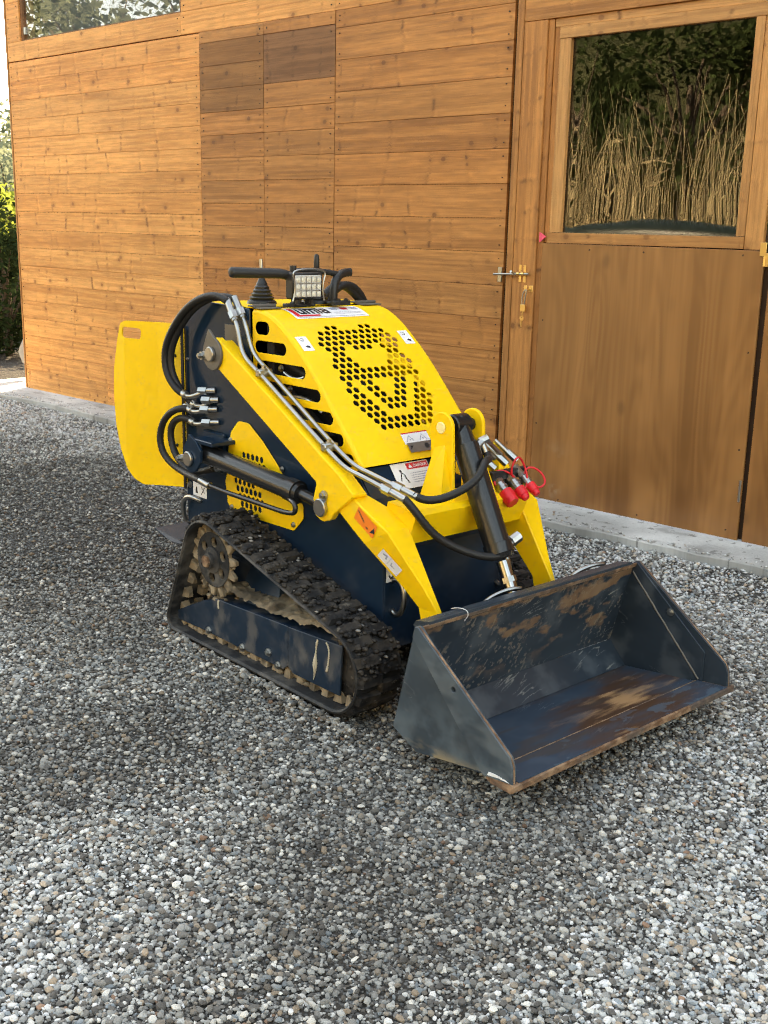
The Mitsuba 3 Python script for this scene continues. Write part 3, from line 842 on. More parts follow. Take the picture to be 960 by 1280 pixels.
# side facets of the hood with slots
prof = hood_c(np.linspace(0.0, SL[-1], 30)) - [0, .009]
facet = Polygon([tuple(p) for p in prof] + [(-.93, .742), (-1.03, .70), (-1.503, .935)])
slots = []
for z, xa, xb in ((1.150, -1.482, -1.412), (1.087, -1.486, -1.315), (1.020, -1.478, -1.208), (.953, -1.43, -1.128), (.887, -1.32, -1.062), (.824, -1.22, -1.008), (.766, -1.12, -.955)):
    slots.append(LineString([(xa + .017, z), (xb - .017, z + .001)]).buffer(.0205 if z < 1.14 else .022, quad_segs=5))
facet = facet.buffer(0).difference(unary_union(slots))
if facet.geom_type != 'Polygon':
    facet = max(facet.geoms, key=lambda g: g.area)
pair('hood__side', xz(facet, -.2765, -.2735, .0012), YELLOW, 30)
for yh in (-.231, .231):
    h = MP('hood__hinge', cat(cbox(-1.535, -1.497, yh - .045, yh + .045, 1.2195, 1.2245, .0015), cbox(-1.494, -1.455, yh - .045, yh + .045, 1.2135, 1.2185, .0015), rod((-1.4955, yh - .045, 1.222), (-1.4955, yh + .045, 1.222), .0065), *[tube([(x, yh + d, 1.2185), (x, yh + d, 1.2275)], .006, 8) for x in (-1.516,) for d in (-.03, 0, .03)]), GREYPL, 40)

# decals on the hood: thin films following the sheet


def on_hood(poly2, d, mat, name, y0, s0, label=None):
    """flat print (y to the loader's left... in metres) laid on the hood at (y0, s0): u runs to +y, v up the slope"""
    vv, ff = [], []
    at = 0
    for g in getattr(poly2, 'geoms', [poly2]):
        a, f = tri2d([clean_ring(g.exterior.coords)] + [clean_ring(h.coords) for h in g.interiors])
        vv.append(a); ff.append(f + at); at += len(a)
    vv, ff = np.vstack(vv), np.vstack(ff)
    m = trimesh.Trimesh(hood_at(y0 + vv[:, 0], s0 - vv[:, 1], np.full(len(vv), d)), ff, process=False)
    return MP(name, m, mat, False, label)


def text2d(s, h, bold=True):
    m = meshkit.text_mesh(s, h, .001, bold)
    out = []
    lo = m.vertices[:, 2].min()
    keep = np.all(m.vertices[m.faces][:, :, 2] < lo + 1e-6, axis=1)
    for t in m.triangles[keep]:
        p = Polygon(t[:, :2])
        if p.area > 1e-12:
            out.append(p.buffer(1e-6))
    return unary_union(out)


def strips(poly, ds=.012):
    x0, y0, x1, y1 = poly.bounds
    ys = np.arange(y0, y1 + ds, ds)
    out = []
    for a, b in zip(ys[:-1], ys[1:]):
        g = poly.intersection(sbox(x0 - 1, a, x1 + 1, b))
        out += [q for q in getattr(g, 'geoms', [g]) if q.geom_type == 'Polygon' and q.area > 1e-10]
    return MultiPolygon(out)


y0, s0 = -.183, .138
LG = HOOD + '__logo_sticker'
nm = lambda s: s[len(LOADER) + 2:]
on_hood(strips(sbox(0, 0, .328, .096)), .0008, WHITE, nm(LG), y0, s0, 'white dealer sticker across the top of the hood')
red = Polygon([(.010, .086), (.029, .086), (.029, .025), (.115, .025), (.115, .014), (.010, .014)])
on_hood(strips(red), .0014, REDINK, 'hood__logo_corner', y0, s0)
t_ = text2d('umia', .056, True).buffer(.0012)
t_ = aff.translate(aff.scale(t_, .138 / (t_.bounds[2] - t_.bounds[0]), 1.0, origin=(0, 0)), .035 - t_.bounds[0] * .138 / (t_.bounds[2] - t_.bounds[0]), .033)
on_hood(strips(t_), .0014, INK, 'hood__lettering', y0, s0)
for k, (xx, mm) in enumerate(((.192, GREYINK), (.240, REDINK), (.286, GREYINK))):
    on_hood(strips(sbox(xx, .056, xx + .030, .078)), .0014, mm, 'hood__logo_picture', y0, s0)
on_hood(strips(unary_union([sbox(.188, .034, .312, .036), sbox(.190, .024, .305, .0255), sbox(.014, .007, .31, .0098)])), .0014, GREYINK, 'hood__small_print', y0, s0)


def pictogram(w, h, kind):
    """simple black figures of a warning sticker"""
    if kind == 'hand':
        a = [LineString([(.3 * w, .72 * h), (.48 * w, .66 * h), (.55 * w, .78 * h)]).buffer(.03 * w), Polygon([(.35 * w, .28 * h), (.72 * w, .16 * h), (.80 * w, .30 * h), (.60 * w, .36 * h)]), LineString([(.25 * w, .82 * h), (.6 * w, .86 * h)]).buffer(.02 * w)]
    elif kind == 'triangles':
        a = [LineString([(.12 * w, .25 * h), (.25 * w, .8 * h), (.38 * w, .25 * h)]).buffer(.012 * w), LineString([(.62 * w, .25 * h), (.75 * w, .8 * h), (.88 * w, .25 * h)]).buffer(.012 * w), disc(.25 * w, .4 * h, .03 * w), disc(.75 * w, .4 * h, .03 * w)]
    else:
        a = [LineString([(.3 * w, .3 * h), (.45 * w, .6 * h), (.6 * w, .5 * h)]).buffer(.03 * w), disc(.5 * w, .75 * h, .06 * w), Polygon([(.48 * w, .5 * h), (.78 * w, .16 * h), (.70 * w, .5 * h)])]
    return unary_union(a)


for yy, nmk in ((-.268, 'hood__sticker'), (.205, 'hood__sticker')):
    s1 = .300
    yy = yy + (.012 if yy < 0 else 0)
    on_hood(strips(sbox(0, 0, .046, .068)), .0008, WHITE, nmk, yy, s1)
    on_hood(pictogram(.046, .068, 'hand'), .0014, INK, 'hood__pictogram', yy, s1)
on_hood(strips(sbox(0, 0, .118, .044)), .0008, WHITE, 'hood__sticker', -.055, .712)
on_hood(sbox(.0, .040, .118, .044), .0014, REDINK, 'hood__sticker_band', -.055, .712)
on_hood(pictogram(.118, .040, 'triangles'), .0014, GREYINK, 'hood__pictogram', -.055, .712)
LT = on_hood(strips(sbox(0, 0, .112, .036)), .006, ZINC, 'hood__latch', -.052, .746)
on_hood(disc(.082, .018, .010, 5), .0072, BLACK, 'hood__lock', -.052, .746)
on_hood(Polygon([(.008, .010), (.022, .024), (.010, .026)]), .0068, BLACK, 'hood__latch_hole', -.052, .746)

# danger sticker on the slanting front panel under the hood


def on_plane(poly, O, U, Vv, d, mat, name, label=None):
    O, U, Vv = np.array(O, float), np.array(U, float), np.array(Vv, float)
    U /= np.linalg.norm(U); Vv = Vv - U * (U @ Vv); Vv /= np.linalg.norm(Vv); N = np.cross(U, Vv)
    vv, ff, at = [], [], 0
    for g in getattr(poly, 'geoms', [poly]):
        if g.geom_type != 'Polygon':
            continue
        a, f = tri2d([clean_ring(g.exterior.coords)] + [clean_ring(h.coords) for h in g.interiors]); vv.append(a); ff.append(f + at); at += len(a)
    vv, ff = np.vstack(vv), np.vstack(ff)
    return MP(name, trimesh.Trimesh(O + vv[:, :1] * U + vv[:, 1:] * Vv + N * d, ff, process=False), mat, False, label)


O_, U_, V_ = (-.8665, -.150, .672), (0, 1, 0), (-.065, 0, .085)
DS = 'front_panel__danger_sticker'
on_plane(sbox(0, 0, .165, .092), O_, U_, V_, .0022, WHITE, DS, 'white danger sticker with a red heading below the hood')
on_plane(sbox(.066, .066, .162, .088), O_, U_, V_, .0028, REDINK, 'front_panel__red_heading')
t_ = text2d('DANGER', .011); t_ = aff.translate(aff.scale(t_, .058 / (t_.bounds[2] - t_.bounds[0]), 1, origin=(0, 0)), .096, .0715)
on_plane(t_, O_, U_, V_, .0034, WHITE, 'front_panel__lettering')
on_plane(Polygon([(.073, .070), (.091, .070), (.082, .085)]), O_, U_, V_, .0034, WHITE, 'front_panel__triangle')
on_plane(unary_union([sbox(.072, z, .150, z + .0022) for z in (.018, .026, .034, .042, .050)]), O_, U_, V_, .0028, GREYINK, 'front_panel__small_print')
on_plane(unary_union([LineString([(.022, .03), (.034, .058), (.044, .05), (.050, .02)]).buffer(.0018), Polygon([(.036, .046), (.058, .014), (.050, .032)]), disc(.033, .064, .005)]), O_, U_, V_, .0028, INK, 'front_panel__pictogram')
on_plane(sbox(0, 0, .20, .02), (-.846, -.15, .632), (0, 1, 0), (-.065, 0, .14), .0022, WHITE, 'front_panel__label_strip')

# vent covers bolted to the side panels
va = rpoly([(-1.648, .690), (-1.628, .765), (-1.58, .812), (-1.515, .812), (-1.43, .760), (-1.355, .700), (-1.272, .628), (-1.640, .660)], .022)
vb = rpoly([(-1.668, .575), (-1.645, .640), (-1.20, .582), (-1.196, .528), (-1.250, .475), (-1.60, .468), (-1.655, .492)], .016)


def hexgrid(rows):
    return unary_union([Polygon([(x + .0108 * math.cos(a), z + .0125 * math.sin(a)) for a in np.radians([30, 90, 150, 210, 270, 330])]) for x0, n, z in rows for x in x0 + .0272 * np.arange(n)])


va = va.difference(hexgrid([(-1.548, 5, .692), (-1.561, 6, .665)]))
vb = vb.difference(hexgrid([(-1.600, 5, .590), (-1.587, 6, .563), (-1.573, 6, .536), (-1.560, 5, .509)]))
for poly, bolts in ((va, ((-1.628, .735), (-1.315, .682))), (vb, ((-1.625, .485), (-1.25, .497)))):
    a, b = pair('vent_cover', xz(poly, -.2895, -.2865, .0012), YELLOW, 30)
    for s_, key in ((-1, a), (1, b)):
        for x, z in bolts:
            MP(nm(key) + '__bolt', hexbolt((x, s_ * .2895, z), (0, s_, 0), .0075, .007), ZINC, 40)

# stickers on the dark side panel
on_plane(sbox(0, 0, .096, .060), (-1.898, -.2842, .478), (1, 0, 0), (0, 0, 1), .0008, WHITE, 'side_panel__sticker', 'white warning sticker low on the rear of the dark side panel')
on_plane(sbox(0, .054, .096, .060), (-1.898, -.2842, .478), (1, 0, 0), (0, 0, 1), .0014, REDINK, 'side_panel__sticker_band')
on_plane(unary_union([Polygon([(.018, .012), (.035, .012), (.028, .036), (.022, .036)]), LineString([(.06, .012), (.08, .04)]).buffer(.002), LineString([(.06, .04), (.08, .02)]).buffer(.0015)]), (-1.898, -.2842, .478), (1, 0, 0), (0, 0, 1), .0014, INK, 'side_panel__pictogram')
on_plane(sbox(0, 0, .06, .05), (-.785, -.277, .404), (0, 1, 0), (0, 0, 1), .0008, WHITE, 'front_panel__sticker', 'small white sticker with a hook symbol on the front panel')
on_plane(LineString([(.020, .042), (.032, .038), (.030, .016), (.020, .010), (.014, .020)]).buffer(.003), (-.785, -.277, .404), (0, 1, 0), (0, 0, 1), .0014, INK, 'front_panel__pictogram')
for s_ in (-1, 1):
    MP('tie_down_loop', tube(spline([(-.79, s_ * .245, .405), (-.755, s_ * .245, .412), (-.735, s_ * .245, .385), (-.735, s_ * .245, .335), (-.755, s_ * .245, .300), (-.79, s_ * .245, .306)], 30), .009, 12), ZINC, True)
    MP('tie_down_loop', tube(spline([(-1.949, s_ * .285, .365), (-1.949, s_ * .298, .40), (-1.935, s_ * .304, .447), (-1.905, s_ * .306, .470), (-1.868, s_ * .302, .474), (-1.845, s_ * .282, .462)], 30), .009, 12), ZINC, True)
MP('side_panel__bolt', cat(hexbolt((-1.918, -.284, .515), (0, -1, 0), .010, .008), hexbolt((-1.915, -.284, 1.00), (0, -1, 0), .005, .006)), ZINC, 40)

# ------------------------------------------------------------------ rear hatch standing open
hatch = [(-1.934, 1.128), (-2.285, 1.117), (-2.322, 1.106), (-2.350, 1.040), (-2.387, .920), (-2.396, .818), (-2.387, .690), (-2.356, .594), (-2.310, .522), (-2.262, .482), (-2.208, .466), (-2.064, .484), (-1.934, .502)]
slot = rpoly([(-2.316, 1.049), (-2.200, 1.049), (-2.193, 1.092), (-2.306, 1.092)], .014)
hp = rpoly(hatch, .02).difference(slot)
Vh, Fh, at = [], [], 0
xs_h = [-2.5, -2.30, -2.27, -2.24, -2.12, -2.10, -2.08, -1.9]
hm = xz(hp, -.003, .003, .0012).subdivide_to_size(.05) if False else None
pieces = []
for a, b in zip(xs_h[:-1], xs_h[1:]):
    g = hp.intersection(sbox(a, 0, b, 2))
    for gg in getattr(g, 'geoms', [g]):
        if gg.geom_type == 'Polygon' and gg.area > 1e-8:
            vv, ff = tri2d([clean_ring(gg.exterior.coords)] + [clean_ring(h.coords) for h in gg.interiors]); pieces.append((vv, ff))


def hatch_y(x):
    d = -1.934 - x
    return -.292 - .06 * d - .14 * np.clip(d - .17, 0, None) + .20 * np.clip(d - .36, 0, None)


def hatch_sheet(off):
    V, Fc, at = [], [], 0
    for vv, ff in pieces:
        V.append(vv); Fc.append(ff + at); at += len(vv)
    V = np.vstack(V)
    m = trimesh.Trimesh(np.stack([V[:, 0], hatch_y(V[:, 0]) + off, V[:, 1]], 1), np.vstack(Fc), process=False); m.merge_vertices(digits_vertex=5); return m


wl = []
for ring in [hp.exterior] + list(hp.interiors):
    c = np.array(LineString(ring.coords).segmentize(.03).coords); n = len(c); k = np.arange(n - 1)
    yy = hatch_y(c[:, 0])
    wl.append(trimesh.Trimesh(np.vstack([np.stack([c[:, 0], yy, c[:, 1]], 1), np.stack([c[:, 0], yy + .005, c[:, 1]], 1)]), np.vstack([np.stack([k, k + 1, n + k + 1], 1), np.stack([k, n + k + 1, n + k], 1)]), process=False))
HT = MP('rear_hatch', cat(hatch_sheet(0), hatch_sheet(.005), wl), YELLOW, 25, 'yellow rear hatch swung open with a handle slot in its corner')
MP('rear_hatch__hinge', cat(rod((-1.936, -.296, 1.12), (-1.936, -.296, .50), .006, 10)), BLACK, 40)
for z in (1.005, .66):
    MP('rear_hatch__bolt', hexbolt((-1.985, float(hatch_y(np.array(-1.985))) - .001, z), (0, -1, 0), .005, .006), BLACK, 40)

# ------------------------------------------------------------------ lift arms
armU = rpoly([(-1.665, 1.050), (-1.640, 1.100), (-1.600, 1.110), (-.925, .742), (-.845, .686), (-.906, .640), (-.950, .605), (-.965, .585), (-1.000, .572), (-1.040, .585), (-1.052, .640), (-1.036, .695), (-1.590, .998), (-1.640, 1.005)], .010)
armU = unary_union([armU, disc(-1.628, 1.055, .052), disc(-1.003, .622, .048)])
leg_back = [(-.975, .640), (-.60, .405), (-.555, .330), (-.525, .250)]


def leg(sgn):
    """lower arm: a tapering box that leans out towards the foot"""
    secs = [  # back point, front point (x, z), outer y, inner y
        ((-.985, .648), (-.905, .692), .350, .300), ((-.860, .568), (-.800, .645), .350, .2555), ((-.815, .538), (-.706, .601), .347, .2555), ((-.693, .416), (-.593, .432), .290, .2555), ((-.638, .362), (-.548, .365), .274, .2555), ((-.622, .300), (-.52, .30), .272, .2555), ((-.61, .22), (-.50, .22), .272, .2555)]
    ms = []
    for s0, s1 in zip(secs[:-1], secs[1:]):
        P = []
        for (b, f, o, i) in (s0, s1):
            d = np.array(f) - np.array(b); d = d / np.linalg.norm(d) * .004
            for (xz_, dd) in ((b, d), (f, -d)):
                for y, dy in ((o, -.004), (i, .004)):
                    P.append((xz_[0] + dd[0], y, xz_[1] + dd[1])); P.append((xz_[0], y + dy, xz_[1]))
        P = np.array(P); P[:, 1] *= sgn
        ms.append(hull(P))
    return cat(ms)


ARM = {}
for s_ in (-1, 1):
    up_ = xz(armU, -.362, -.334, .003)
    inner = xz(rpoly([(-1.60, 1.105), (-.93, .738), (-.85, .682), (-.95, .62), (-1.0, .66), (-1.575, 1.005)], .006), -.334, -.300, .003)
    m = cat(up_, inner)
    m = m if s_ < 0 else mirror(m)
    ARM[s_] = MP('lift_arm', m, YELLOW, 30)
    MP(nm(ARM[s_]) + '__leg', leg(s_), YELLOW, 30)
    y = .362 * s_
    ear = unary_union([disc(-1.618, 1.052, .058), Polygon([(-1.672, 1.075), (-1.64, 1.135), (-1.635, 1.136), (-1.572, 1.085)])]).buffer(.004).buffer(-.004)
    MP('pivot_plate', cat(xz(ear, *(sorted((y, y + .010 * s_))), .002), xz(unary_union([disc(-1.618, 1.052, .055), sbox(-1.66, 1.06, -1.58, 1.15)]), *(sorted((.288 * s_, .280 * s_))), .001)), GREYPL, 30)
    MP('pivot_pin', cat(rod((-1.618, y + .010 * s_, 1.052), (-1.618, y + .024 * s_, 1.052), .026, 24, .003), xz(LineString([(-1.668, 1.042), (-1.618, 1.052)]).buffer(.014), *sorted((y + .012 * s_, y + .018 * s_)), .001), hexbolt((-1.668, y + .018 * s_, 1.042), (0, s_, 0), .011, .016)), ZINC, 40)
    MP('arm_pin', cat(rod((-1.003, y, .620), (-1.003, y + .016 * s_, .620), .030, 24, .003), xz(LineString([(-1.003, .62), (-.99, .662)]).buffer(.016), *sorted((y, y + .007 * s_)), .001), hexbolt((-.988, y + .007 * s_, .664), (0, s_, 0), .010, .012)), ZINC, 40)
    # lift cylinder
    yc = .345 * s_
    MP('lift_cylinder', cat(lathe((-1.735, yc, .680), (-1.10, yc, .634), [(-.02, .030), (0, .036), (.535, .036), (.536, .040), (.585, .040), (.586, .034), (.60, .030)], 28), rod((-1.735, yc - .03, .68), (-1.735, yc + .03, .68), .032, 20)), BLACKP, 35)
    MP('lift_cylinder__rod', rod((-1.15, yc, .638), (-1.02, yc, .624), .019), BLACKP, 40)
    lug = unary_union([disc(-1.735, .668, .052), Polygon([(-1.785, .68), (-1.742, .752), (-1.688, .69)])])
    lug = Polygon([(-1.742, .752), (-1.782, .690), (-1.788, .665), (-1.77, .625), (-1.735, .606), (-1.70, .618), (-1.668, .655), (-1.664, .70), (-1.695, .73)])
    MP('cylinder_lug', cat(xz(rpoly(lug, .006), *sorted((.385 * s_, .397 * s_)), .002), cbox(-1.80, -1.66, *sorted((.285 * s_, .30 * s_)), .60, .75, .004), cbox(-1.735, -1.60, *sorted((.285 * s_, .392 * s_)), .722, .738, .003)), NAVY, 30)
    MP('cylinder_pin', cat(rod((-1.738, .397 * s_, .660), (-1.738, .410 * s_, .660), .028, 24, .003), xz(LineString([(-1.738, .66), (-1.785, .655)]).buffer(.014), *sorted((.399 * s_, .405 * s_)), .001), hexbolt((-1.79, .405 * s_, .655), (0, s_, 0), .010, .014)), ZINC, 40)
# stickers on the right arm
U_, V_ = (.085, 0, -.046), (.024, 0, .040)
on_plane(sbox(0, 0, .100, .046), (-.858, -.3502, .614), U_, V_, .0010, ORANGE, 'lift_arm__orange_sticker', 'orange warning sticker on the outside of the arm')
on_plane(unary_union([LineString([(.006, .036), (.045, .020)]).buffer(.0018), sbox(.058, .010, .070, .014), Polygon([(.080, .008), (.100, .018), (.092, .034), (.086, .020)])]), (-.858, -.3502, .614), U_, V_, .0016, INK, 'lift_arm__pictogram')
on_plane(sbox(0, 0, .088, .046), (-.762, -.3320, .513), (.122, .057, -.122), (.1045, 0, .040), .0050, WHITE, 'lift_arm__sticker', 'white sticker with small figures low on the arm')
on_plane(unary_union([LineString([(.012, .03), (.024, .036), (.028, .022)]).buffer(.003), LineString([(.050, .030), (.052, .018), (.066, .02)]).buffer(.002), sbox(.039, .004, .0405, .046)]), (-.762, -.3320, .513), (.122, .057, -.122), (.1045, 0, .040), .0056, GREYINK, 'lift_arm__pictogram')

# cross tube, tower for the tilt cylinder
MP('cross_tube', cat(hull([(x, y, z) for y in (-.262, .262) for x, z in ((-.80, .665), (-.690, .655), (-.672, .640), (-.705, .545), (-.76, .535), (-.83, .560))])), YELLOW, 30)
tw = unary_union([disc(-.762, .885, .050), Polygon([(-.812, .885), (-.712, .885), (-.700, .645), (-.80, .645)])])
for yy in (-.062, .062):
    a = sorted((yy, yy * (1 + .014 / .062)))
    t_ = MP('tilt_bracket', xz(tw.buffer(0), a[0], a[1], .003), YELLOW, 30)
    MP(nm(t_) + '__pin', cat(rod((-.762, yy * 1.2, .885), (-.762, yy * 1.30, .885), .019, 20, .002)), M('pale_yellow_pin', principled((0.80, 0.68, 0.30), .5)), 40)
    MP(nm(t_) + '__gusset', hull([(-.79, yy * 1.16, .830), (-.745, yy * 1.16, .845), (-.80, yy * 2.1, .650), (-.70, yy * 2.1, .650), (-.80, yy * 1.16, .650), (-.70, yy * 1.16, .650)]), YELLOW)
MP('tilt_cylinder', cat(lathe((-.755, .0, .880), (-.53, .0, .455), [(-.035, .020), (-.03, .030), (.02, .034), (.03, .034), (.06, .036), (.061, .043), (.39, .043), (.391, .047), (.425, .047), (.426, .040), (.44, .034)], 28), rod((-.762, -.034, .885), (-.762, .034, .885), .038, 22, .004), rod((-.762, -.060, .885), (-.762, .060, .885), .020, 18)), BLACKP, 35, 'black hydraulic tilt cylinder in the middle of the front')
MP('tilt_cylinder__rod', rod((-.545, 0, .483), (-.45, 0, .303), .021), CHROME, 40)
for pp in (cat(rod((-.705, .025, .815), (-.707, .052, .833), .014, 10), rod((-.707, .052, .833), (-.690, .060, .800), .0125, 10), rod((-.712, .05, .833), (-.700, .075, .846), .014, 8)), cat(rod((-.560, .03, .500), (-.572, .075, .528), .011, 10), rod((-.575, .072, .528), (-.570, .102, .543), .019, 8))):
    MP('tilt_cylinder__port', pp, ZINC, 40)
MP('tilt_cylinder__collar', rod((-.520, 0, .436), (-.511, 0, .420), .026, 8), ZINC, 40)
MP('tilt_link', cat(hull([(-.47, y, z) for y in (-.035, .035) for z in (.31, .25)] + [(-.452, y, .28) for y in (-.03, .03)])), NAVY)

# hydraulic pipes along the right arm, their hoses
pA = [(-1.560, -.322, 1.196), (-1.517, -.330, 1.154), (-1.490, -.335, 1.080), (-1.455, -.337, 1.046), (-1.386, -.337, 1.012), (-1.078, -.337, .842), (-.960, -.336, .777), (-.915, -.33, .755), (-.86, -.32, .742), (-.75, -.30, .712)]
pB = [(-1.556, -.293, 1.205), (-1.512, -.300, 1.163), (-1.472, -.306, 1.088), (-1.44, -.308, 1.054), (-1.36, -.309, 1.012), (-1.06, -.309, .842), (-.955, -.308, .785), (-.905, -.30, .760), (-.85, -.29, .748), (-.74, -.262, .716)]


def poly_path(pts, r=.03, n=6):
    p = [np.array(q, float) for q in pts]
    out = [p[0]]
    for a, b, c in zip(p[:-2], p[1:-1], p[2:]):
        ra = min(r, np.linalg.norm(b - a) * .45); rc = min(r, np.linalg.norm(c - b) * .45)
        s, e = b + (a - b) / np.linalg.norm(a - b) * ra, b + (c - b) / np.linalg.norm(c - b) * rc
        for t in np.linspace(0, 1, n):
            out.append((1 - t) ** 2 * s + 2 * t * (1 - t) * b + t * t * e)
    out.append(p[-1])
    return np.array(out)


for p in (pA, pB):
    k_ = MP('hydraulic_pipe', tube(poly_path(p, .04), .0078, 14), ZINC, True)
    for e, f in ((np.array(p[0]), np.array(p[1])), (np.array(p[-1]), np.array(p[-2]))):
        d = (f - e) / np.linalg.norm(f - e)
        MP(nm(k_) + '__fitting', cat(rod(e - d * .062, e - d * .002, .0125, 14, .002), rod(e - d * .004, e + d * .026, .0165, 6), rod(e + d * .026, e + d * .036, .012, 12)), ZINC, 40)
for x, z in ((-1.375, 1.008), (-1.02, .810)):
    MP('pipe_clamp', cat(cbox(x - .012, x + .014, -.350, -.293, z - .012, z + .014, .004), hexbolt((x, -.323, z + .014), (0, 0, 1), .008, .01)), ZINC, 40)
dA = np.array(pA[-1]); dB = np.array(pB[-1])
hA = spline([dB + (.05, .012, -.012), (-.66, -.215, .690), (-.615, -.155, .710), (-.585, -.085, .760), (-.605, -.035, .795), (-.650, .03, .790), (-.688, .060, .798)], 60)
hB = spline([dA + (.05, .01, -.012), (-.66, -.255, .640), (-.635, -.20, .575), (-.590, -.12, .525), (-.55, -.05, .505), (-.540, .015, .508), (-.562, .055, .515)], 60)
hA[0] = dB + (.045, .011, -.012)
for h in (hA, hB):
    MP('hydraulic_hose', tube(h, .0125, 16), HOSE, True)
# looping hoses on the rear right, with their elbows
l1 = [(-1.595, -.318, 1.232), (-1.68, -.330, 1.248), (-1.80, -.345, 1.205), (-1.90, -.350, 1.125), (-1.965, -.350, 1.035), (-1.962, -.350, .955), (-1.905, -.345, .895), (-1.872, -.335, .878)]
l1b = [(-1.600, -.288, 1.240), (-1.68, -.305, 1.243), (-1.79, -.322, 1.203), (-1.885, -.330, 1.125), (-1.945, -.335, 1.035), (-1.945, -.335, .950), (-1.885, -.322, .870), (-1.850, -.308, .842)]
l2 = [(-1.860, -.318, .820), (-1.93, -.345, .805), (-2.005, -.352, .735), (-2.012, -.352, .655), (-1.956, -.348, .605), (-1.86, -.352, .585), (-1.75, -.375, .586), (-1.68, -.384, .585)]
l3 = [(-1.850, -.315, .775), (-1.92, -.33, .775), (-1.965, -.335, .730), (-1.955, -.335, .662), (-1.90, -.338, .615), (-1.83, -.335, .590), (-1.76, -.325, .60), (-1.70, -.318, .62)]
for l in (l1, l1b, l2, l3):
    MP('hydraulic_hose', tube(spline(l, 70), .0130, 16), HOSE, True)
for a, zb in ((l1[-1], .900), (l1b[-1], .868), (l2[0], .832), (l3[0], .785)):
    a = np.array(a)
    MP('hose_elbow', cat(tube(spline([a + (-.012, 0, .004), a + (.03, .0, -.006), a + (.07, .004, 0), (a[0] + .105, -.305, zb)], 20), .0085, 10), rod(a + (-.03, 0, .006), a + (.02, 0, -.004), .0145, 10, .002), rod((a[0] + .085, -.318, zb - .002), (a[0] + .12, -.305, zb), .0155, 6), rod((a[0] + .118, -.306, zb), (a[0] + .142, -.286, zb + .003), .011, 10)), ZINC, 40)
# steel pipe under the lift cylinder
MP('cylinder_pipe', tube(poly_path([(-1.64, -.385, .579), (-1.50, -.385, .574), (-1.17, -.385, .572), (-1.115, -.385, .580), (-1.115, -.385, .612), (-1.165, -.372, .618)], .03), .0085, 12), BLACKP, True)
MP('cylinder_pipe__fitting', cat(rod((-1.69, -.384, .586), (-1.625, -.385, .578), .0135, 12, .002)), ZINC, 40)
MP('cylinder_hose_fitting', cat(rod((-1.68, -.318, .625), (-1.62, -.318, .640), .014, 10)), ZINC, 40)

# quick couplers with red caps at the left end of the cross tube
MP('coupler_bracket', cat(cbox(-.735, -.715, .125, .300, .690, .722, .003), cbox(-.80, -.715, .135, .29, .660, .672, .003), cbox(-.735, -.722, .19, .23, .66, .70, .002)), BLACK)
for k, (yy, xx, zz, r, cap) in enumerate(((.155, -.728, .686, .020, .0260), (.208, -.714, .693, .0160, .0195), (.254, -.707, .703, .0140, .0170))):
    a = np.array((xx, yy, zz)); d = np.array((.80, .0, -.58)); d /= np.linalg.norm(d)
    q_ = MP('coupler', cat(rod(a - d * .035, a - d * .0, r * .8, 6), rod(a - d * .0, a + d * .014, r * 1.12, 6), rod(a + d * .014, a + d * .062, r, 20, .002), rod(a + d * .030, a + d * .038, r * 1.12, 20)), ZINC, 40)
    MP(nm(q_) + '__cap', lathe(a + d * .050, a + d * .12, [(0, cap * .98), (.004, cap), (.024, cap), (.030, cap * .92), (.031, cap * .75 if k else cap * .92), (.040 if k else .046, cap * .72 if k else cap * .9), (.045 if k else .049, cap * .6 if k else cap * .82)], 22), RED, 40)
    e = a + d * .058
    loop = ([a + d * .02 + (0, -r, .004), a + (.0, .0, .034), a + (.015, .035, .030), a + d * .03 + (.01, .060, .020), e + (0, cap, .0)],
            [a + d * .02 + (0, 0, r), a + (.015, -.008, .045), a + (.02, .012, .072), a + (.025, .034, .050), a + (.04, .040, .0), e + (0, cap, .0)],
            [a + d * .02 + (0, 0, r), a + (.02, .022, .022), a + (.045, .045, .008), a + (.07, .042, -.022), e + d * .01 + (0, cap, .0)])[k]
    MP(nm(q_) + '__tether', tube(spline(loop, 36), .0036, 8), RED, True)
for pts_ in (((-.745, .075, .846), (-.735, .115, .826), (-.757, .205, .765)), ((-.74, .055, .83), (-.73, .09, .808), (-.756, .172, .757))):
    MP('branch_pipe', tube(poly_path(pts_, .02), .0075, 10), ZINC, True)
for yy, zz in ((.155, .727), (.212, .736), (.262, .742)):
    MP('coupler_nut', cat(rod((-.765, yy - .02, zz + .03), (-.735, yy, zz), .0125, 6), rod((-.80, yy - .045, zz + .065), (-.765, yy - .02, zz + .03), .0085, 10)), ZINC, 40)
MP('valve_block', cbox(-.85, -.80, .08, .25, .70, .790, .005), YELLOW)

# ------------------------------------------------------------------ deck: boot, levers, grips, light
rings = [(0, .055)]
for k in range(6):
    r = .052 - .0065 * k
    rings += [(.010 + .0125 * k, r), (.0155 + .0125 * k, r * .80)]
rings += [(.088, .012), (.092, .007)]
for k, (xb, yb) in enumerate(((-1.625, -.150),)):
    b = MP('control_lever', lathe((xb, yb, 1.219), (xb, yb, 1.4), rings, 26), BLACK, 30, 'left control lever standing in a black ribbed rubber boot')
    MP(nm(b) + '__rod', rod((xb, yb, 1.30), (xb - .004, yb, 1.376), .0065), ZINC, 40)
b = MP('control_lever', lathe((-1.56, .045, 1.219), (-1.56, .045, 1.4), rings, 26), BLACK, 30, 'right control lever with a black knob behind the work light')
MP(nm(b) + '__rod', rod((-1.56, .045, 1.30), (-1.556, .045, 1.352), .0065), ZINC, 40)
MP(nm(b) + '__knob', lathe((-1.556, .045, 1.340), (-1.556, .045, 1.395), [(0, .007), (.006, .011), (.03, .0105), (.05, .009), (.055, .005)], 16), BLACK, 40)
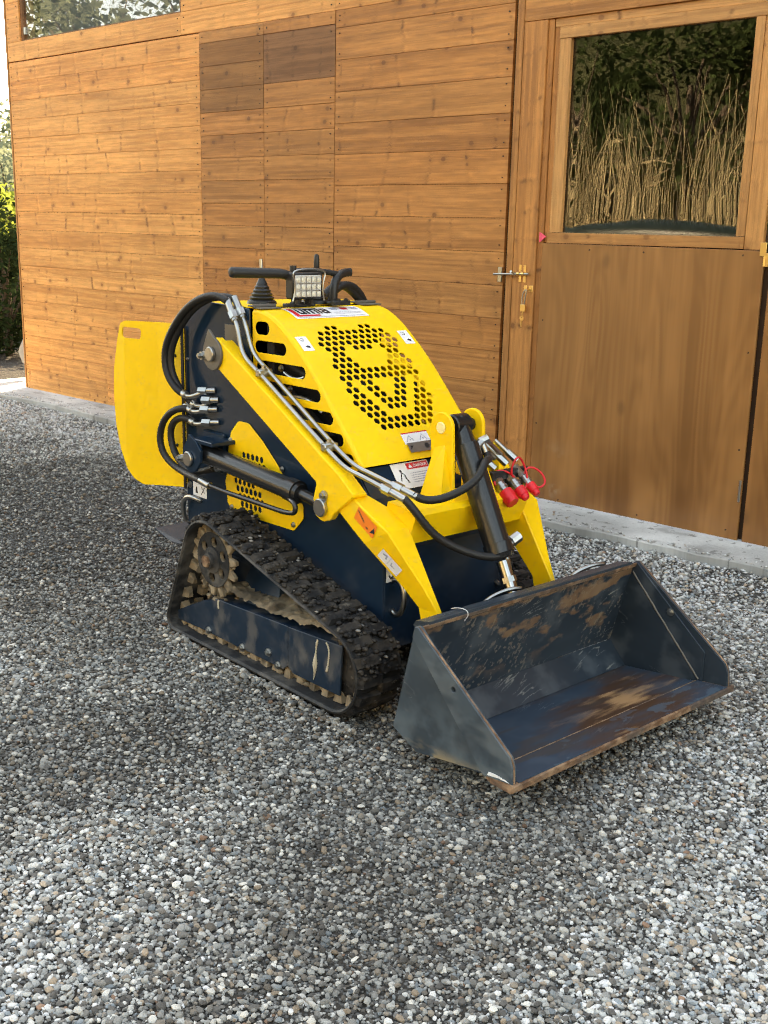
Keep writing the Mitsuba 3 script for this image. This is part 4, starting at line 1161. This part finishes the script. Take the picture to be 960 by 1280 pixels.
xg = -1.475
MP('grip', cat(tube(spline([(xg, -.104, 1.222), (xg, -.105, 1.268), (xg, -.117, 1.304), (xg - .003, -.152, 1.327), (xg - .01, -.205, 1.333), (xg - .02, -.285, 1.335), (xg - .03, -.360, 1.337), (xg - .031, -.368, 1.337)], 60), np.r_[np.linspace(.0160, .0185, 56), .0180, .0165, .013, .008], 18), rod((xg, -.104, 1.219), (xg, -.104, 1.232), .026)), BLACK, True, 'long black grip bar on the left of the controls')
MP('grip', cat(tube(spline([(xg, .060, 1.222), (xg, .060, 1.265), (xg - .004, .073, 1.305), (xg - .015, .105, 1.325), (xg - .03, .145, 1.331), (xg - .03, .165, 1.332)], 30), .0155, 16), tube(spline([(xg - .012, .095, 1.325), (xg - .02, .0, 1.338), (xg - .02, -.105, 1.338)], 14), .0105, 12), rod((xg, .060, 1.219), (xg, .060, 1.232), .026)), BLACK, True, 'short black grip bar on the right of the controls')
MP('grip_post', cat(rod((xg - .02, -.108, 1.29), (xg - .02, -.108, 1.358), .012, 12), rod((xg - .02, -.108, 1.222), (xg - .02, -.108, 1.29), .007, 12)), BLACK, 40)
LGT = MP('work_light', cat(cbox(xg + .0, xg + .045, -.158, -.024, 1.245, 1.336, .006)), BLACK, 40, 'square work light with a clear ribbed lens between the grips')
MP(nm(LGT) + '__lens', cat(cbox(xg + .044, xg + .049, -.149, -.035, 1.253, 1.328, .002)), LENS, 40)
bars = [tube(spline([(xg + .05, -.162, 1.240), (xg + .053, -.162, 1.333), (xg + .053, -.154, 1.342), (xg + .053, -.030, 1.342), (xg + .053, -.022, 1.333), (xg + .05, -.022, 1.240)], 60), .0032, 8)]
MP(nm(LGT) + '__guard', cat(bars, [cbox(xg + .0488, xg + .0505, y - .001, y + .001, 1.252, 1.324, 0) for y in (-.126, -.103, -.080, -.057)], [cbox(xg + .0489, xg + .0506, -.149, -.035, z - .001, z + .001, 0) for z in (1.275, 1.30)]), ZINC, 40)
for i_ in range(5):
    for j_ in range(3):
        MP(nm(LGT) + '__diode', lathe((xg + .0485, -.138 + .023 * i_, 1.263 + .0245 * j_), (xg + .06, -.138 + .023 * i_, 1.263 + .0245 * j_), [(0, .009), (.002, .0085), (.0035, .005)], 10), M('diode_yellow', principled((0.62, 0.60, 0.52), .2)) if i_ == 0 and j_ == 0 else 'diode_yellow', 40)
MP('light_bracket', cat(cbox(xg, xg + .03, -.145, -.045, 1.2195, 1.226, .001), cbox(xg + .005, xg + .030, -.075, -.071, 1.22, 1.25, .001), cbox(xg + .005, xg + .030, -.111, -.107, 1.22, 1.25, .001), cbox(xg + .02, xg + .045, .03, .105, 1.219, 1.236, .003), cbox(xg + .02, xg + .045, -.185, -.15, 1.219, 1.232, .003), *[hexbolt((xg + .035, y, 1.226), (0, 0, 1), .009, .014) for y in (-.13, -.065, .055, .09)]), BLACK, 40)
for dy in (0, .03):
    MP('hydraulic_hose', tube(spline([(-1.60, .10 + dy, 1.21), (-1.61, .15 + dy, 1.262), (-1.62, .215 + dy, 1.278), (-1.63, .28 + dy, 1.25), (-1.63, .34 + dy * .3, 1.19), (-1.60, .355, 1.10), (-1.45, .35, 1.02)], 50), .015, 14), HOSE, True)
MP('cable', tube(spline([(-1.46, -.07, 1.25), (-1.50, -.05, 1.235), (-1.55, .0, 1.23), (-1.60, .02, 1.222)], 20), .004, 8), BLACK, True)

# ------------------------------------------------------------------ tracks
circ = [(-.802, .155, .155), (-1.500, .342, .165), (-1.722, .066, .066), (-1.20, .06, .06)]
loop_o = unary_union([Point(x, z).buffer(r, quad_segs=24) for x, z, r in circ]).convex_hull
ring_o = np.array(LineString(loop_o.exterior.coords).segmentize(.012).coords)[:-1]
if Polygon(ring_o).exterior.is_ccw is False:
    ring_o = ring_o[::-1]
per = np.r_[0, np.cumsum(np.linalg.norm(np.diff(np.vstack([ring_o, ring_o[:1]]), axis=0), axis=1))]
PERIM = per[-1]


def on_belt(s, d=0.0):
    """point on the belt's outer line at arc length s, d metres outwards; and tangent, normal"""
    s = np.mod(s, PERIM)
    c = np.vstack([ring_o, ring_o[:1]])
    f = lambda t: np.stack([np.interp(np.mod(t, PERIM), per, c[:, 0]), np.interp(np.mod(t, PERIM), per, c[:, 1])], -1)
    p = f(s); t = f(s + .012) - f(s - .012); t /= np.linalg.norm(t, axis=-1, keepdims=True)
    n = np.stack([t[..., 1], -t[..., 0]], -1)
    return p + n * np.asarray(d)[..., None] if np.ndim(d) else p + n * d, t, n


def belt_block(s0, s1, y0, y1, d0, d1, taper=.25, wob=.0):
    """a block riding on the belt between arc lengths s0..s1"""
    P = []
    c = (s0 + s1) / 2; h = (s1 - s0) / 2
    for d, k in ((d0, 1.0), (d1, 1 - taper)):
        for s in (c - h * k, c + h * k):
            p, t, n = on_belt(np.array(s), d)
            for y in ((y0 + y1) / 2 - (y1 - y0) / 2 * k, (y0 + y1) / 2 + (y1 - y0) / 2 * k):
                P.append((p[0] + rnd.uniform(-wob, wob), y + rnd.uniform(-wob, wob), p[1] + rnd.uniform(-wob, wob)))
    return hull(P)


YO, YI = -.492, -.312
for s_ in (-1, 1):
    fl = (lambda m: m) if s_ < 0 else mirror
    inner_r = np.array([on_belt(np.array(s), -.031)[0] for s in np.linspace(0, PERIM, 240, endpoint=False)])
    outer_r = np.array([on_belt(np.array(s), -.018)[0] for s in np.linspace(0, PERIM, 240, endpoint=False)])
    prof_ = [(YO, outer_r), (YO - .003, (outer_r + inner_r) / 2), (YO + .004, inner_r), (YI - .004, inner_r), (YI, (outer_r + inner_r) / 2), (YI - .0, outer_r)]
    n = 240; k = np.arange(n); k2 = (k + 1) % n
    Vb = np.vstack([np.stack([r[:, 0], np.full(n, y), r[:, 1]], 1) for y, r in prof_])
    Fb = []
    for a in range(len(prof_)):
        o, q = a * n, ((a + 1) % len(prof_)) * n
        Fb += [np.stack([o + k, q + k2, o + k2], 1), np.stack([o + k, q + k, q + k2], 1)]
    bm = trimesh.Trimesh(Vb, np.vstack(Fb), process=False)
    if bm.volume < 0:
        bm.invert()
    TR = MP('track', fl(bm), RUBBER, 40, None)
    # tread bars, in two staggered rows, rough and caked
    nb = 42
    pitch = PERIM / nb
    for k_ in range(nb):
        s0 = k_ * pitch
        for (ya, yb, o) in ((YO + .002, YO + .098, 0), (YI - .098, YI - .002, pitch / 2)):
            b = belt_block(s0 + o, s0 + o + pitch * .62, ya, yb, -.019, .0, .22, .0025)
            MP(nm(TR) + '__tread_bar', fl(b), TREAD, 30)
    knobs = []
    for k_ in range(nb):
        for yy in (-.432, -.372):
            knobs.append(belt_block(k_ * pitch + .012, k_ * pitch + .050, yy - .015, yy + .015, -.031, -.031 - rnd.uniform(.024, .040), rnd.uniform(.25, .5), .004))
    for kb in knobs:
        MP(nm(TR) + '__drive_lug', fl(kb), MUD, 30)
    # dirt caked on the upper run
    g = []
    up_s = [s for s in np.arange(0, PERIM, .006) if (lambda q: q[0][1] > .17 and q[2][1] > -.15)(on_belt(np.array(s)))]
    for k_ in range(900):
        s = rnd.choice(up_s); p, t, nn = on_belt(np.array(s), rnd.uniform(-.016, .003))
        v_ = ico0[0] * (1 + .35 * (rng.random((12, 1)) - .5)) * rng.uniform(.004, .012) * np.array([1.2, 1.0, .7])
        g.append(trimesh.Trimesh(v_ + [p[0], rnd.uniform(YO + .005, YI - .005), p[1]], ico0[1], process=False))
    MP(nm(TR) + '__dirt', fl(cat(g)), TREAD, True, kind='stuff')
    g = []
    for k_ in range(46):
        s = rnd.choice(up_s); p, t, nn = on_belt(np.array(s), rnd.uniform(-.010, .004))
        v_ = ico0[0] * (1 + .3 * (rng.random((12, 1)) - .5)) * rng.uniform(.004, .0085) * np.array([1.4, 1.0, .6])
        g.append(trimesh.Trimesh(v_ + [p[0], rnd.uniform(YO + .005, YI - .005), p[1]], ico0[1], process=False))
    MP(nm(TR) + '__pebble', fl(cat(g)), M('pale_pebble', principled((0.20, 0.19, 0.175), .8)), True, kind='stuff')
    # sprocket
    a = np.linspace(0, 2 * np.pi, 14 * 8, endpoint=False)
    rr = .118 + .018 * np.clip(np.sin(a * 14) * 1.8, -1, 1)
    sp = Polygon(np.stack([-1.500 + rr * np.cos(a), .342 + rr * np.sin(a)], 1)).difference(unary_union([aff.rotate(disc(-1.5 + .066 * math.cos(b), .342 + .066 * math.sin(b), .020), 0) for b in np.arange(6) * np.pi / 3 + .4]))
    SPK = MP('sprocket', fl(xz(sp, -.455, -.438, .003)), MUD, 30)
    MP(nm(SPK) + '__disc', fl(cat(xz(disc(-1.5, .342, .100, 16).difference(unary_union([disc(-1.5 + .066 * math.cos(b), .342 + .066 * math.sin(b), .019) for b in np.arange(6) * np.pi / 3 + .4])), -.4585, -.4555, .001), lathe((-1.5, -.458, .342), (-1.5, -.50, .342), [(0, .050), (.006, .048), (.012, .030), (.024, .028), (.027, .018)], 22))), RUBBER, 30)
    MP(nm(SPK) + '__hub_bolt', fl(rod((-1.5, -.47, .342), (-1.5, -.493, .342), .022, 6)), RUST, 30)
    # rollers
    for (x, z, r, nm_) in ((-1.722, .070, .038, 'rear_idler'), (-.802, .155, .10, 'front_idler'), (-1.44, .079, .047, 'roller'), (-1.24, .079, .047, 'roller'), (-1.05, .079, .047, 'roller'), (-.90, .079, .047, 'roller')):
        MP(nm_, fl(cat(lathe((x, -.436, z), (x, -.30, z), [(0, r * .55), (.002, r * .8), (.006, r), (.040, r), (.048, r * .72), (.085, r * .72), (.093, r), (.13, r), (.135, r * .6)], 26))), MUD if nm_ != 'front_idler' else TREAD, 30)
    # guard rail plates
    g1 = rpoly([(-1.830, .030), (-1.825, .046), (-1.56, .176), (-1.49, .198), (-1.064, .218), (-1.064, .046), (-1.30, .046), (-1.55, .046)], .003)
    g1 = rpoly([(-1.815, .046), (-1.815, .056), (-1.575, .170), (-1.49, .197), (-1.067, .216), (-1.067, .078), (-1.095, .056), (-1.60, .054)], .003)
    g2 = rpoly([(-1.063, .216), (-.785, .232), (-.795, .062), (-1.04, .060), (-1.063, .076)], .003)
    GD = MP('track_guard', fl(xz(g1, -.452, -.444, .0015)), NAVY, 30)
    GD2 = MP('track_guard', fl(xz(g2, -.454, -.446, .0015)), NAVY, 30)
    MP(nm(GD) + '__flange', fl(cat(hull([(x, y, z + d) for x, z in ((-1.49, .190), (-1.067, .209)) for y in (-.443, -.335) for d in (0, .006)]), hull([(x, y, z + d) for x, z in ((-1.49, .189), (-1.80, .052)) for y in (-.443, -.42) for d in (0, .005)]))), NAVY)
    MP(nm(GD2) + '__flange', fl(hull([(x, y, z + d) for x, z in ((-1.063, .209), (-.79, .225)) for y in (-.445, -.335) for d in (0, .006)])), NAVY)
    for x, z in ((-1.542, .064), (-1.33, .062), (-1.175, .092), (-1.12, .062)):
        MP(nm(GD) + '__bolt', fl(hexbolt((x, -.452, z), (0, -1, 0), .011, .010)), ZINC, 40)
    # heap of dried mud lying on the guard
    gx_, gy_ = np.meshgrid(np.linspace(-1.49, -.80, 90), np.linspace(-.452, -.318, 22), indexing='ij')
    hb = .205 + (gx_ + 1.49) / .69 * .022
    hh = hb + .010 + .050 * np.clip(meshkit.noise(np.stack([gx_ * 9, gy_ * 14, gx_ * 0 + 3.3 * s_], -1), 5) - .18, 0, 1) * np.clip((gy_ + .462) / .025, 0, 1) + .018 * meshkit.noise(np.stack([gx_ * 55, gy_ * 55, gx_ * 0], -1), 6) + .008 * meshkit.noise(np.stack([gx_ * 140, gy_ * 140, gx_ * 0], -1), 7)
    hh = np.where((gx_ < -1.485) | (gx_ > -.805), hb - .002, hh)
    nx_, ny_ = gx_.shape
    q = (np.arange(nx_ - 1)[:, None] * ny_ + np.arange(ny_ - 1)[None]).ravel()
    mf = np.vstack([np.stack([q, q + ny_, q + ny_ + 1], 1), np.stack([q, q + ny_ + 1, q + 1], 1)])
    MP('mud_heap', fl(trimesh.Trimesh(np.stack([gx_, gy_, hh], -1).reshape(-1, 3), mf, process=False)), MUD, True, kind='stuff', label='dried mud and grit lying on the track guard' if s_ < 0 else None)
    g = []
    for k_ in range(120):
        a_ = rnd.random()
        if a_ < .45:                                             # lying on the lower run
            p = (rnd.uniform(-1.70, -.72), .036)
        elif a_ < .8:                                            # packed under the sprocket and behind the guard
            p = (rnd.uniform(-1.66, -1.40), rnd.uniform(.15, .235))
        else:
            b_ = rnd.uniform(0, 6.28); p = (-1.5 + .112 * math.cos(b_), .342 + .112 * math.sin(b_))
        v_ = ico0[0] * (1 + .4 * (rng.random((12, 1)) - .5)) * rng.uniform(.005, .014) * np.array([1.3, 1.0, .8])
        g.append(trimesh.Trimesh(v_ + [p[0], rnd.uniform(-.446, -.36), p[1]], ico0[1], process=False))
    MP('mud_clod', fl(cat(g)), MUD, True, kind='stuff')
    MP('track_frame', fl(cat(cbox(-1.60, -.75, -.40, -.33, .10, .19, .006), hull([(-1.45, -.40, .19), (-1.2, -.40, .19), (-1.45, -.30, .35), (-1.3, -.30, .35), (-1.45, -.285, .19), (-1.2, -.285, .19)]))), NAVY)
drip = [tube(spline([(-.905, -.4548, .219), (-.915, -.4552, .16), (-.918, -.4552, .11), (-.926, -.4552, .075)], 14), [.003, .0045, .003, .0025, .003, .005, .0075, .009, .0085, .006, .004, .003, .002, .001], 8), tube(spline([(-.862, -.4548, .222), (-.848, -.4552, .20), (-.852, -.4552, .15), (-.858, -.4552, .125)], 12), [.003] * 9 + [.0035, .005, .003], 8), tube(spline([(-1.475, -.4530, .197), (-1.478, -.4532, .178), (-1.476, -.4532, .165)], 6), .0035, 8)]
MP('mud_drip', cat(drip), M('pale_mud', principled((0.46, 0.41, 0.31), .8)), True)

# ------------------------------------------------------------------ bucket
BU = MP('bucket', cat(hull([(x, y, z) for y in (-.470, .470) for x, z in ((-.452, .402), (-.440, .420), (-.386, .431), (-.384, .422), (-.404, .398))]),
                      hull([(x, y, z) for y in (-.20, .20) for x, z in ((-.475, .36), (-.43, .36), (-.50, .13), (-.475, .11))])), BKT, False, 'dark blue steel bucket worn and rusty inside')


def bsheet(P, Q, t, y0, y1, mat, name, label=None, nrm=None, l0=0.0):
    """flat sheet between profile points P and Q, uv in metres"""
    P, Q = np.array(P), np.array(Q)
    d = (Q - P) / np.linalg.norm(Q - P); n = np.array([d[1], -d[0]]) if nrm is None else np.array(nrm)
    V, UV = [], []
    for y in (y0, y1):
        for (p, l) in ((P, 0), (Q, np.linalg.norm(Q - P))):
            for k in (0, 1):
                pp = p - n * t * k
                V.append((pp[0], y, pp[1])); UV.append((y, l + l0))
    m = trimesh.Trimesh(np.array(V), [[0, 2, 6], [0, 6, 4], [1, 5, 7], [1, 7, 3], [0, 4, 5], [0, 5, 1], [2, 3, 7], [2, 7, 6], [0, 1, 3], [0, 3, 2], [4, 6, 7], [4, 7, 5]], process=False)
    m.apply_transform(MW)
    key = put(BU + '__' + name, m, mat, False, label, uv=np.array(UV))
    return key


bsheet((-.398, .412), (-.470, .128), .008, -.495, .495, BKTB, 'back_plate', 'inner back plate with brown soil smears', (.97, -.245))
bsheet((-.4695, .127), (-.400, .052), .008, -.495, .495, BKT, 'lower_back_plate', None, (.733, .68))
bsheet((-.402, .050), (-.085, .0885), .008, -.495, .495, BKTF, 'floor', 'bucket floor with a rust brown patch on its left half', (-.121, .9926))
ce = cat(hull([(x, y * s, z) for s in (-1, 1) for x, y, z in ((-.125, .4945, .0670), (-.124, .4945, .0868), (-.090, .512, .0700), (-.090, .512, .0905), (-.008, .527, .0790), (0.0, .524, .0830), (0.0, .524, .0985), (-.003, .524, .1005))]))
bsheet((-.118, .0885), (-.008, .1018), .003, -.4945, .4945, BKTF, 'lip_plate', None, (-.121, .9926), .287)
MP('bucket__cutting_edge', ce, RUST, False, 'rusty cutting edge along the front of the bucket')
for s_ in (-1, 1):
    sp_ = Polygon([(-.411, .411), (-.396, .424), (-.384, .424), (-.10, .190), (-.10, .088), (-.393, .041), (-.492, .086)])
    m = xz(sp_, -.501, -.495, .001)
    m = m if s_ < 0 else mirror(m)
    mm = m.copy(); mm.apply_transform(MW)
    put(BU + '__side_plate', mm, BKTS if s_ < 0 else BKT, False, uv=m.vertices[:, [0, 2]])
    st = Polygon([(-.404, .392), (-.396, .4245), (-.384, .4265), (-.027, .171), (-.016, .146), (-.012, .098), (-.118, .0865)])
    st = st.difference(disc(-.238, .290, .0085))
    m = xz(st, -.517, -.5012, .001)
    m = m if s_ < 0 else mirror(m)
    mm = m.copy(); mm.apply_transform(MW)
    put(BU + '__wear_strip', mm, BKTW if s_ < 0 else BKT, False, uv=m.vertices[:, [0, 2]])
    MP('bucket__edge_rim', tube(poly_path([(-.383, s_ * .509, .4262), (-.028, s_ * .509, .1715), (-.0165, s_ * .509, .146), (-.0125, s_ * .509, .100)], .01, 4), .0030, 8), RUST, True)
    MP('bucket__weld', tube(np.array([(-.398 + t * .285 + rnd.uniform(-.001, .001), s_ * .4945, .390 - t * .296 + rnd.uniform(-.001, .001)) for t in np.linspace(0, 1, 30)]), rng.uniform(.0026, .0042, 30), 8), GREYPL, True)
MP('bucket__rim_rust', hull([(x, y, z) for y in (-.494, .494) for x, z in ((-.3875, .424), (-.383, .4225), (-.3868, .4105), (-.392, .411))]), RUST, False, 'rusty worn front face of the bucket rim')
MP('bucket__bolt', hexbolt((-.238, .4945, .290), (0, -1, 0), .010, .008), ZINC, 40)
MP('bucket__wire', tube(spline([(-.44, -.33, .425), (-.41, -.325, .434), (-.385, -.32, .430), (-.390, -.325, .40)], 20), .0011, 6), WHITE, True)
MP('bucket__corner_wear', xz(Polygon([(-.10, .094), (-.06, .100), (-.022, .100), (-.035, .104), (-.07, .107), (-.095, .105)]), -.5185, -.5172, 0), WHITE)
MP('quick_attach', cat(cbox(-.530, -.505, -.36, .36, .12, .34, .004), *[hull([(-.52, y0, z) for y0 in (y - .012, y + .012) for z in (.12, .36)] + [(-.60, y0, z) for y0 in (y - .012, y + .012) for z in (.20, .30)]) for y in (-.275, .275, -.05, .05)], rod((-.56, -.36, .25), (-.56, .36, .25), .02)), NAVY, 30)
for y in (-.12, .30):
    MP('quick_attach__lever', tube(spline([(-.52, y, .36), (-.50, y + .03, .395), (-.48, y + .09, .412), (-.47, y + .13, .410)], 20), .007, 10), ZINC, True)

# ------------------------------------------------------------------ beyond: planting on the left, the bank behind the photographer
LEAF = M('leaf', {'type': 'principledthin', 'base_color': rgb(.022, .034, .014), 'roughness': .35, 'diff_trans': 0.2, 'spec_trans': 0.0})
LEAFY = M('young_leaf', {'type': 'principledthin', 'base_color': rgb(.20, .24, .04), 'roughness': .5, 'diff_trans': 1.0, 'spec_trans': 0.0})
LEAFG = M('grey_leaf', {'type': 'principledthin', 'base_color': rgb(.15, .175, .12), 'roughness': .6, 'diff_trans': 0.8, 'spec_trans': 0.0})
LEAFD = M('dark_leaf', {'type': 'principledthin', 'base_color': rgb(.045, .065, .024), 'roughness': .6, 'diff_trans': 0.5, 'spec_trans': 0.0})
BARK = M('bark', principled(proc(lambda p, n, uv: mix((0.06, 0.045, 0.032), (0.15, 0.12, 0.09), fbm(p.x * 14, p.y * 14, p.z * 3))), .9))
REED = M('dry_reed', {'type': 'principledthin', 'base_color': rgb(.50, .42, .25), 'roughness': .6, 'diff_trans': 0.5, 'spec_trans': 0.0})
EARTH = M('bank_earth', principled(proc(lambda p, n, uv: mix((0.020, 0.026, 0.012), (0.060, 0.062, 0.028), fbm(p.x * .9, p.y * .9, p.z * .9))), .95, spec=.1))


def leaves(C, size, ar=.45, droop=.3):
    """a leaf (two triangles, folded) at each centre"""
    N = len(C)
    d = rng.normal(size=(N, 3)); d[:, 2] = d[:, 2] * .6 - droop; d /= np.linalg.norm(d, axis=1, keepdims=True)
    w = np.cross(d, rng.normal(size=(N, 3))); w /= np.linalg.norm(w, axis=1, keepdims=True)
    L = size * np.exp(rng.normal(0, .25, N))[:, None]
    V = np.stack([C, C + d * L * .5 + w * L * ar * .5, C + d * L, C + d * L * .5 - w * L * ar * .5], 1).reshape(-1, 3)
    o = (np.arange(N) * 4)[:, None]
    return trimesh.Trimesh(V, np.vstack([o + [0, 1, 2], o + [0, 2, 3]]), process=False)


def clumps(c, R, n_cl, n_leaf, rc):
    """leaf centres: clumps spread through an ellipsoid, most of them near its surface"""
    d = rng.normal(size=(n_cl, 3)); d /= np.linalg.norm(d, axis=1, keepdims=True)
    k = d * (rng.uniform(.35, 1.0, n_cl) ** .5)[:, None] * R
    rr = rc * rng.uniform(.6, 1.3, n_cl)
    q = rng.normal(size=(n_cl, n_leaf, 3)) * .55 * rr[:, None, None]
    return (np.array(c) + k[:, None] + q).reshape(-1, 3), np.array(c) + k


def tree(key, x, y, h, R, trunk, mat, label, cat_, group, n_cl=60, n_leaf=60, size=.09, rc=.45, base=0.0):
    t = thing(key, label, cat_, group)
    c = (x, y, base + h - R[2])
    P, K = clumps(c, np.array(R), n_cl, n_leaf, rc)
    P = P[P[:, 2] > base + .05]
    limbs = [tube([(x, y, base - .1), (x + .05, y, base + (h - R[2]) * .5), (x, y, base + h - R[2] * .8)], [trunk, trunk * .8, trunk * .45], 8)]
    for q in K[:: max(1, len(K) // 14)]:
        limbs.append(tube([(x, y, base + max(.2, (h - R[2] * 1.6))), (x + (q[0] - x) * .5, y + (q[1] - y) * .5, base + (h - R[2]) * .9 + (q[2] - base - h + R[2]) * .5), q], [trunk * .4, trunk * .25, trunk * .1], 6))
    put(t + '__crown', leaves(P, size), mat)
    put(t + '__trunk', cat(limbs), BARK, 40)
    return t


tree('shrub', -11.75, 6.35, 1.62, (.75, .75, .85), .05, LEAF, 'dark leafy shrub in shade beside the left corner of the barn', 'shrub', None, 70, 70, .085, .20)
tree('shrub', -13.6, 7.3, 1.72, (1.0, .9, .9), .05, LEAF, 'dark shrub with glinting leaves further behind the barn corner', 'shrub', None, 80, 70, .10, .22)
tree('shrub', -16.2, 8.9, 1.92, (1.1, 1.0, .5), .06, LEAFY, 'bright yellow green sunlit bush above the dark shrubs', 'shrub', None, 80, 60, .10, .25)
tree('tree', -24.5, 13.6, 3.0, (1.8, 1.6, 1.4), .14, LEAFG, 'grey green tree low on the slope behind the yellow bush', 'tree', None, 90, 60, .16, .45)
tree('tree', -35.0, 19.0, 4.75, (2.6, 2.4, 2.4), .18, LEAFG, 'tall grey green tree on the skyline at the far left', 'tree', None, 110, 60, .22, .6)
tree('tree', -30.0, 16.9, 3.5, (2.2, 2.0, 1.8), .14, LEAFG, 'pale feathery tree right against the barn corner on the far left', 'tree', None, 90, 60, .18, .5)
put('boulder', (lambda m: (m.apply_translation((-9.62, 5.40, .32)), m)[1])(hull(rng.normal(size=(40, 3)) * [.05, .05, .10])), M('pale_stone', principled((.30, .29, .27), .8)), 40, label='pale upright stone at the foot of the shrub by the barn corner', category='stone')
hx, hy = np.meshgrid(np.linspace(-120, 10, 60), np.linspace(18, 120, 40), indexing='ij')
hz = -1 + np.clip((hy - 24) * .12, 0, 9) * (.8 + .4 * meshkit.noise(np.stack([hx * .05, hy * .05, hx * 0], -1), 3)) - .2
q = (np.arange(59)[:, None] * 40 + np.arange(39)[None]).ravel()
put('hill', trimesh.Trimesh(np.stack([hx, hy, hz], -1).reshape(-1, 3), np.vstack([np.stack([q, q + 40, q + 41], 1), np.stack([q, q + 41, q + 1], 1)]), process=False), EARTH, True, label='wooded slope rising behind the barn', category='hill', kind='structure')

# bank with dry reeds across the yard (seen mirrored in the door's pane)
hx, hy = np.meshgrid(np.linspace(-95, 30, 80), np.linspace(-60, -6.2, 50), indexing='ij')
hz = -.3 + np.clip((-6.4 - hy) * .20, 0, 10) + np.clip((-13 - hy) * .22, 0, 6) * np.clip((hx + 34) / 8, 0, 1) + np.clip((-18 - hy) * .26, 0, 8) * np.clip((-28 - hx) / 8, 0, 1) + np.clip((-9 - hy) * .35, 0, 7) * np.clip((hx + 6) / 6, 0, 1) + .5 * meshkit.noise(np.stack([hx * .3, hy * .3, hx * 0], -1), 13)  # right end raised to shade that side, far left to block mirrored sky
q = (np.arange(79)[:, None] * 50 + np.arange(49)[None]).ravel()
put('bank', trimesh.Trimesh(np.stack([hx, hy, hz], -1).reshape(-1, 3), np.vstack([np.stack([q, q + 50, q + 51], 1), np.stack([q, q + 51, q + 1], 1)]), process=False), EARTH, True, label='overgrown bank across the yard from the barn, its ends raised to cut skylight', category='hill', kind='structure')


def reeds(n, x0, x1, y0, y1, h0, h1):
    V, Fc = [], []
    x = rng.uniform(x0, x1, n); y = rng.uniform(y0, y1, n); h = rng.uniform(h0, h1, n)
    zb = -.2 + np.clip((-6.4 - y) * .20, 0, 10)
    lean = rng.normal(0, .10, (n, 2)); bend = rng.normal(0, .10, (n, 2))
    w = rng.uniform(.008, .018, n); a = rng.uniform(-.6, .6, n)
    T_ = np.linspace(0, 1, 5)
    px = x[:, None] + h[:, None] * (lean[:, :1] * T_ + bend[:, :1] * T_ ** 2); py = y[:, None] + h[:, None] * (lean[:, 1:] * T_ + bend[:, 1:] * T_ ** 2); pz = zb[:, None] + h[:, None] * T_
    ww = w[:, None] * (1 - .75 * T_)
    A = np.stack([px - ww * np.cos(a)[:, None], py - ww * np.sin(a)[:, None], pz], -1); B = np.stack([px + ww * np.cos(a)[:, None], py + ww * np.sin(a)[:, None], pz], -1)
    V = np.stack([A, B], 2).reshape(n, 10, 3)
    f = np.array([[2 * k + a_ for a_ in t] for k in range(4) for t in ((0, 1, 3), (0, 3, 2))])
    F_ = (f[None] + (np.arange(n) * 10)[:, None, None]).reshape(-1, 3)
    stems = trimesh.Trimesh(V.reshape(-1, 3), F_, process=False)
    m = n * 2
    s = rng.integers(0, n, m); t = rng.uniform(.35, .9, m)
    C = np.stack([x[s] + h[s] * (lean[s, 0] * t + bend[s, 0] * t * t), y[s] + h[s] * (lean[s, 1] * t + bend[s, 1] * t * t), zb[s] + h[s] * t], 1)
    return cat(stems, leaves(C, .34, .10, .25))


put('dry_reeds', cat(reeds(760, -15.5, -7.0, -9.5, -6.6, 1.2, 3.2), reeds(110, -15.5, -7.0, -8.5, -6.6, 3.2, 4.0), reeds(1600, -32, -15.5, -10, -6.6, 2.0, 3.4), reeds(1500, -7, 12, -10, -6.6, 2.0, 3.4)), REED, label='tall dry straw coloured reeds on the bank across the yard', category='reeds', kind='stuff')
ORD = ['third from the left of its row', 'fourth from the left of its row', 'second from the barn end hedge', 'fifth from the left of its row', 'second from the left of its row', 'next to the rightmost of its row', 'rightmost of its row', 'leftmost of its row']
for k, (x, y, h, R) in enumerate(((-13, -13.5, 5.2, (2.6, 2.2, 2.2)), (-9.5, -14.5, 5.8, (2.8, 2.4, 2.5)), (-17.5, -14, 5.4, (2.8, 2.3, 2.3)), (-5, -14, 5.2, (2.8, 2.3, 2.4)), (-22.5, -15, 5.2, (3, 2.4, 2.4)), (0, -14.5, 5.2, (2.9, 2.3, 2.4)), (6, -15, 5.6, (3, 2.4, 2.5)), (-29, -16, 5.5, (3.2, 2.6, 2.6)))):
    tree('tree', x, y, h, R, .16, LEAFD, 'dark evergreen tree behind the reeds across the yard, ' + ORD[k], 'tree', 'trees behind the reeds across the yard', 60, 55, .24, .6, 1.2)
for k, (x, y, h, w_) in enumerate(((-52, -24, 13, 'added tall tree dimming the sky mirrored in the upper window, leftmost of three'), (-60, -27, 15, 'added tall tree dimming the sky mirrored in the upper window, in the middle of three'), (-46, -26, 12, 'added tall tree dimming the sky mirrored in the upper window, rightmost of three'))):  # unseen trees added to dim the sky mirrored in the upper window
    tree('tree', x, y, h, (4.5, 4.0, 5.0), .3, LEAFG, w_, 'tree', None, 42, 40, .5, 1.0, 1.0)
tp = lathe((-8.9, -5.7, -.1), (-8.9, -5.7, 2.2), [(2.06 * t, max(.01, (1 - t ** 12) ** .5)) for t in np.r_[np.linspace(0, .7, 6), np.linspace(.75, .96, 12), 1 - np.geomspace(.035, .0002, 12), 1]], 40)  # dark dome added in place of a car roof, for the pane to mirror
tp.vertices[:, 0] = -8.9 + (tp.vertices[:, 0] + 8.9) * 2.6
put('covered_heap', tp, M('dark_dome', principled((0.012, 0.022, 0.017), .4)), True, label='added dark dome standing in for a car roof mirrored at the bottom of the door glass', category='dome')
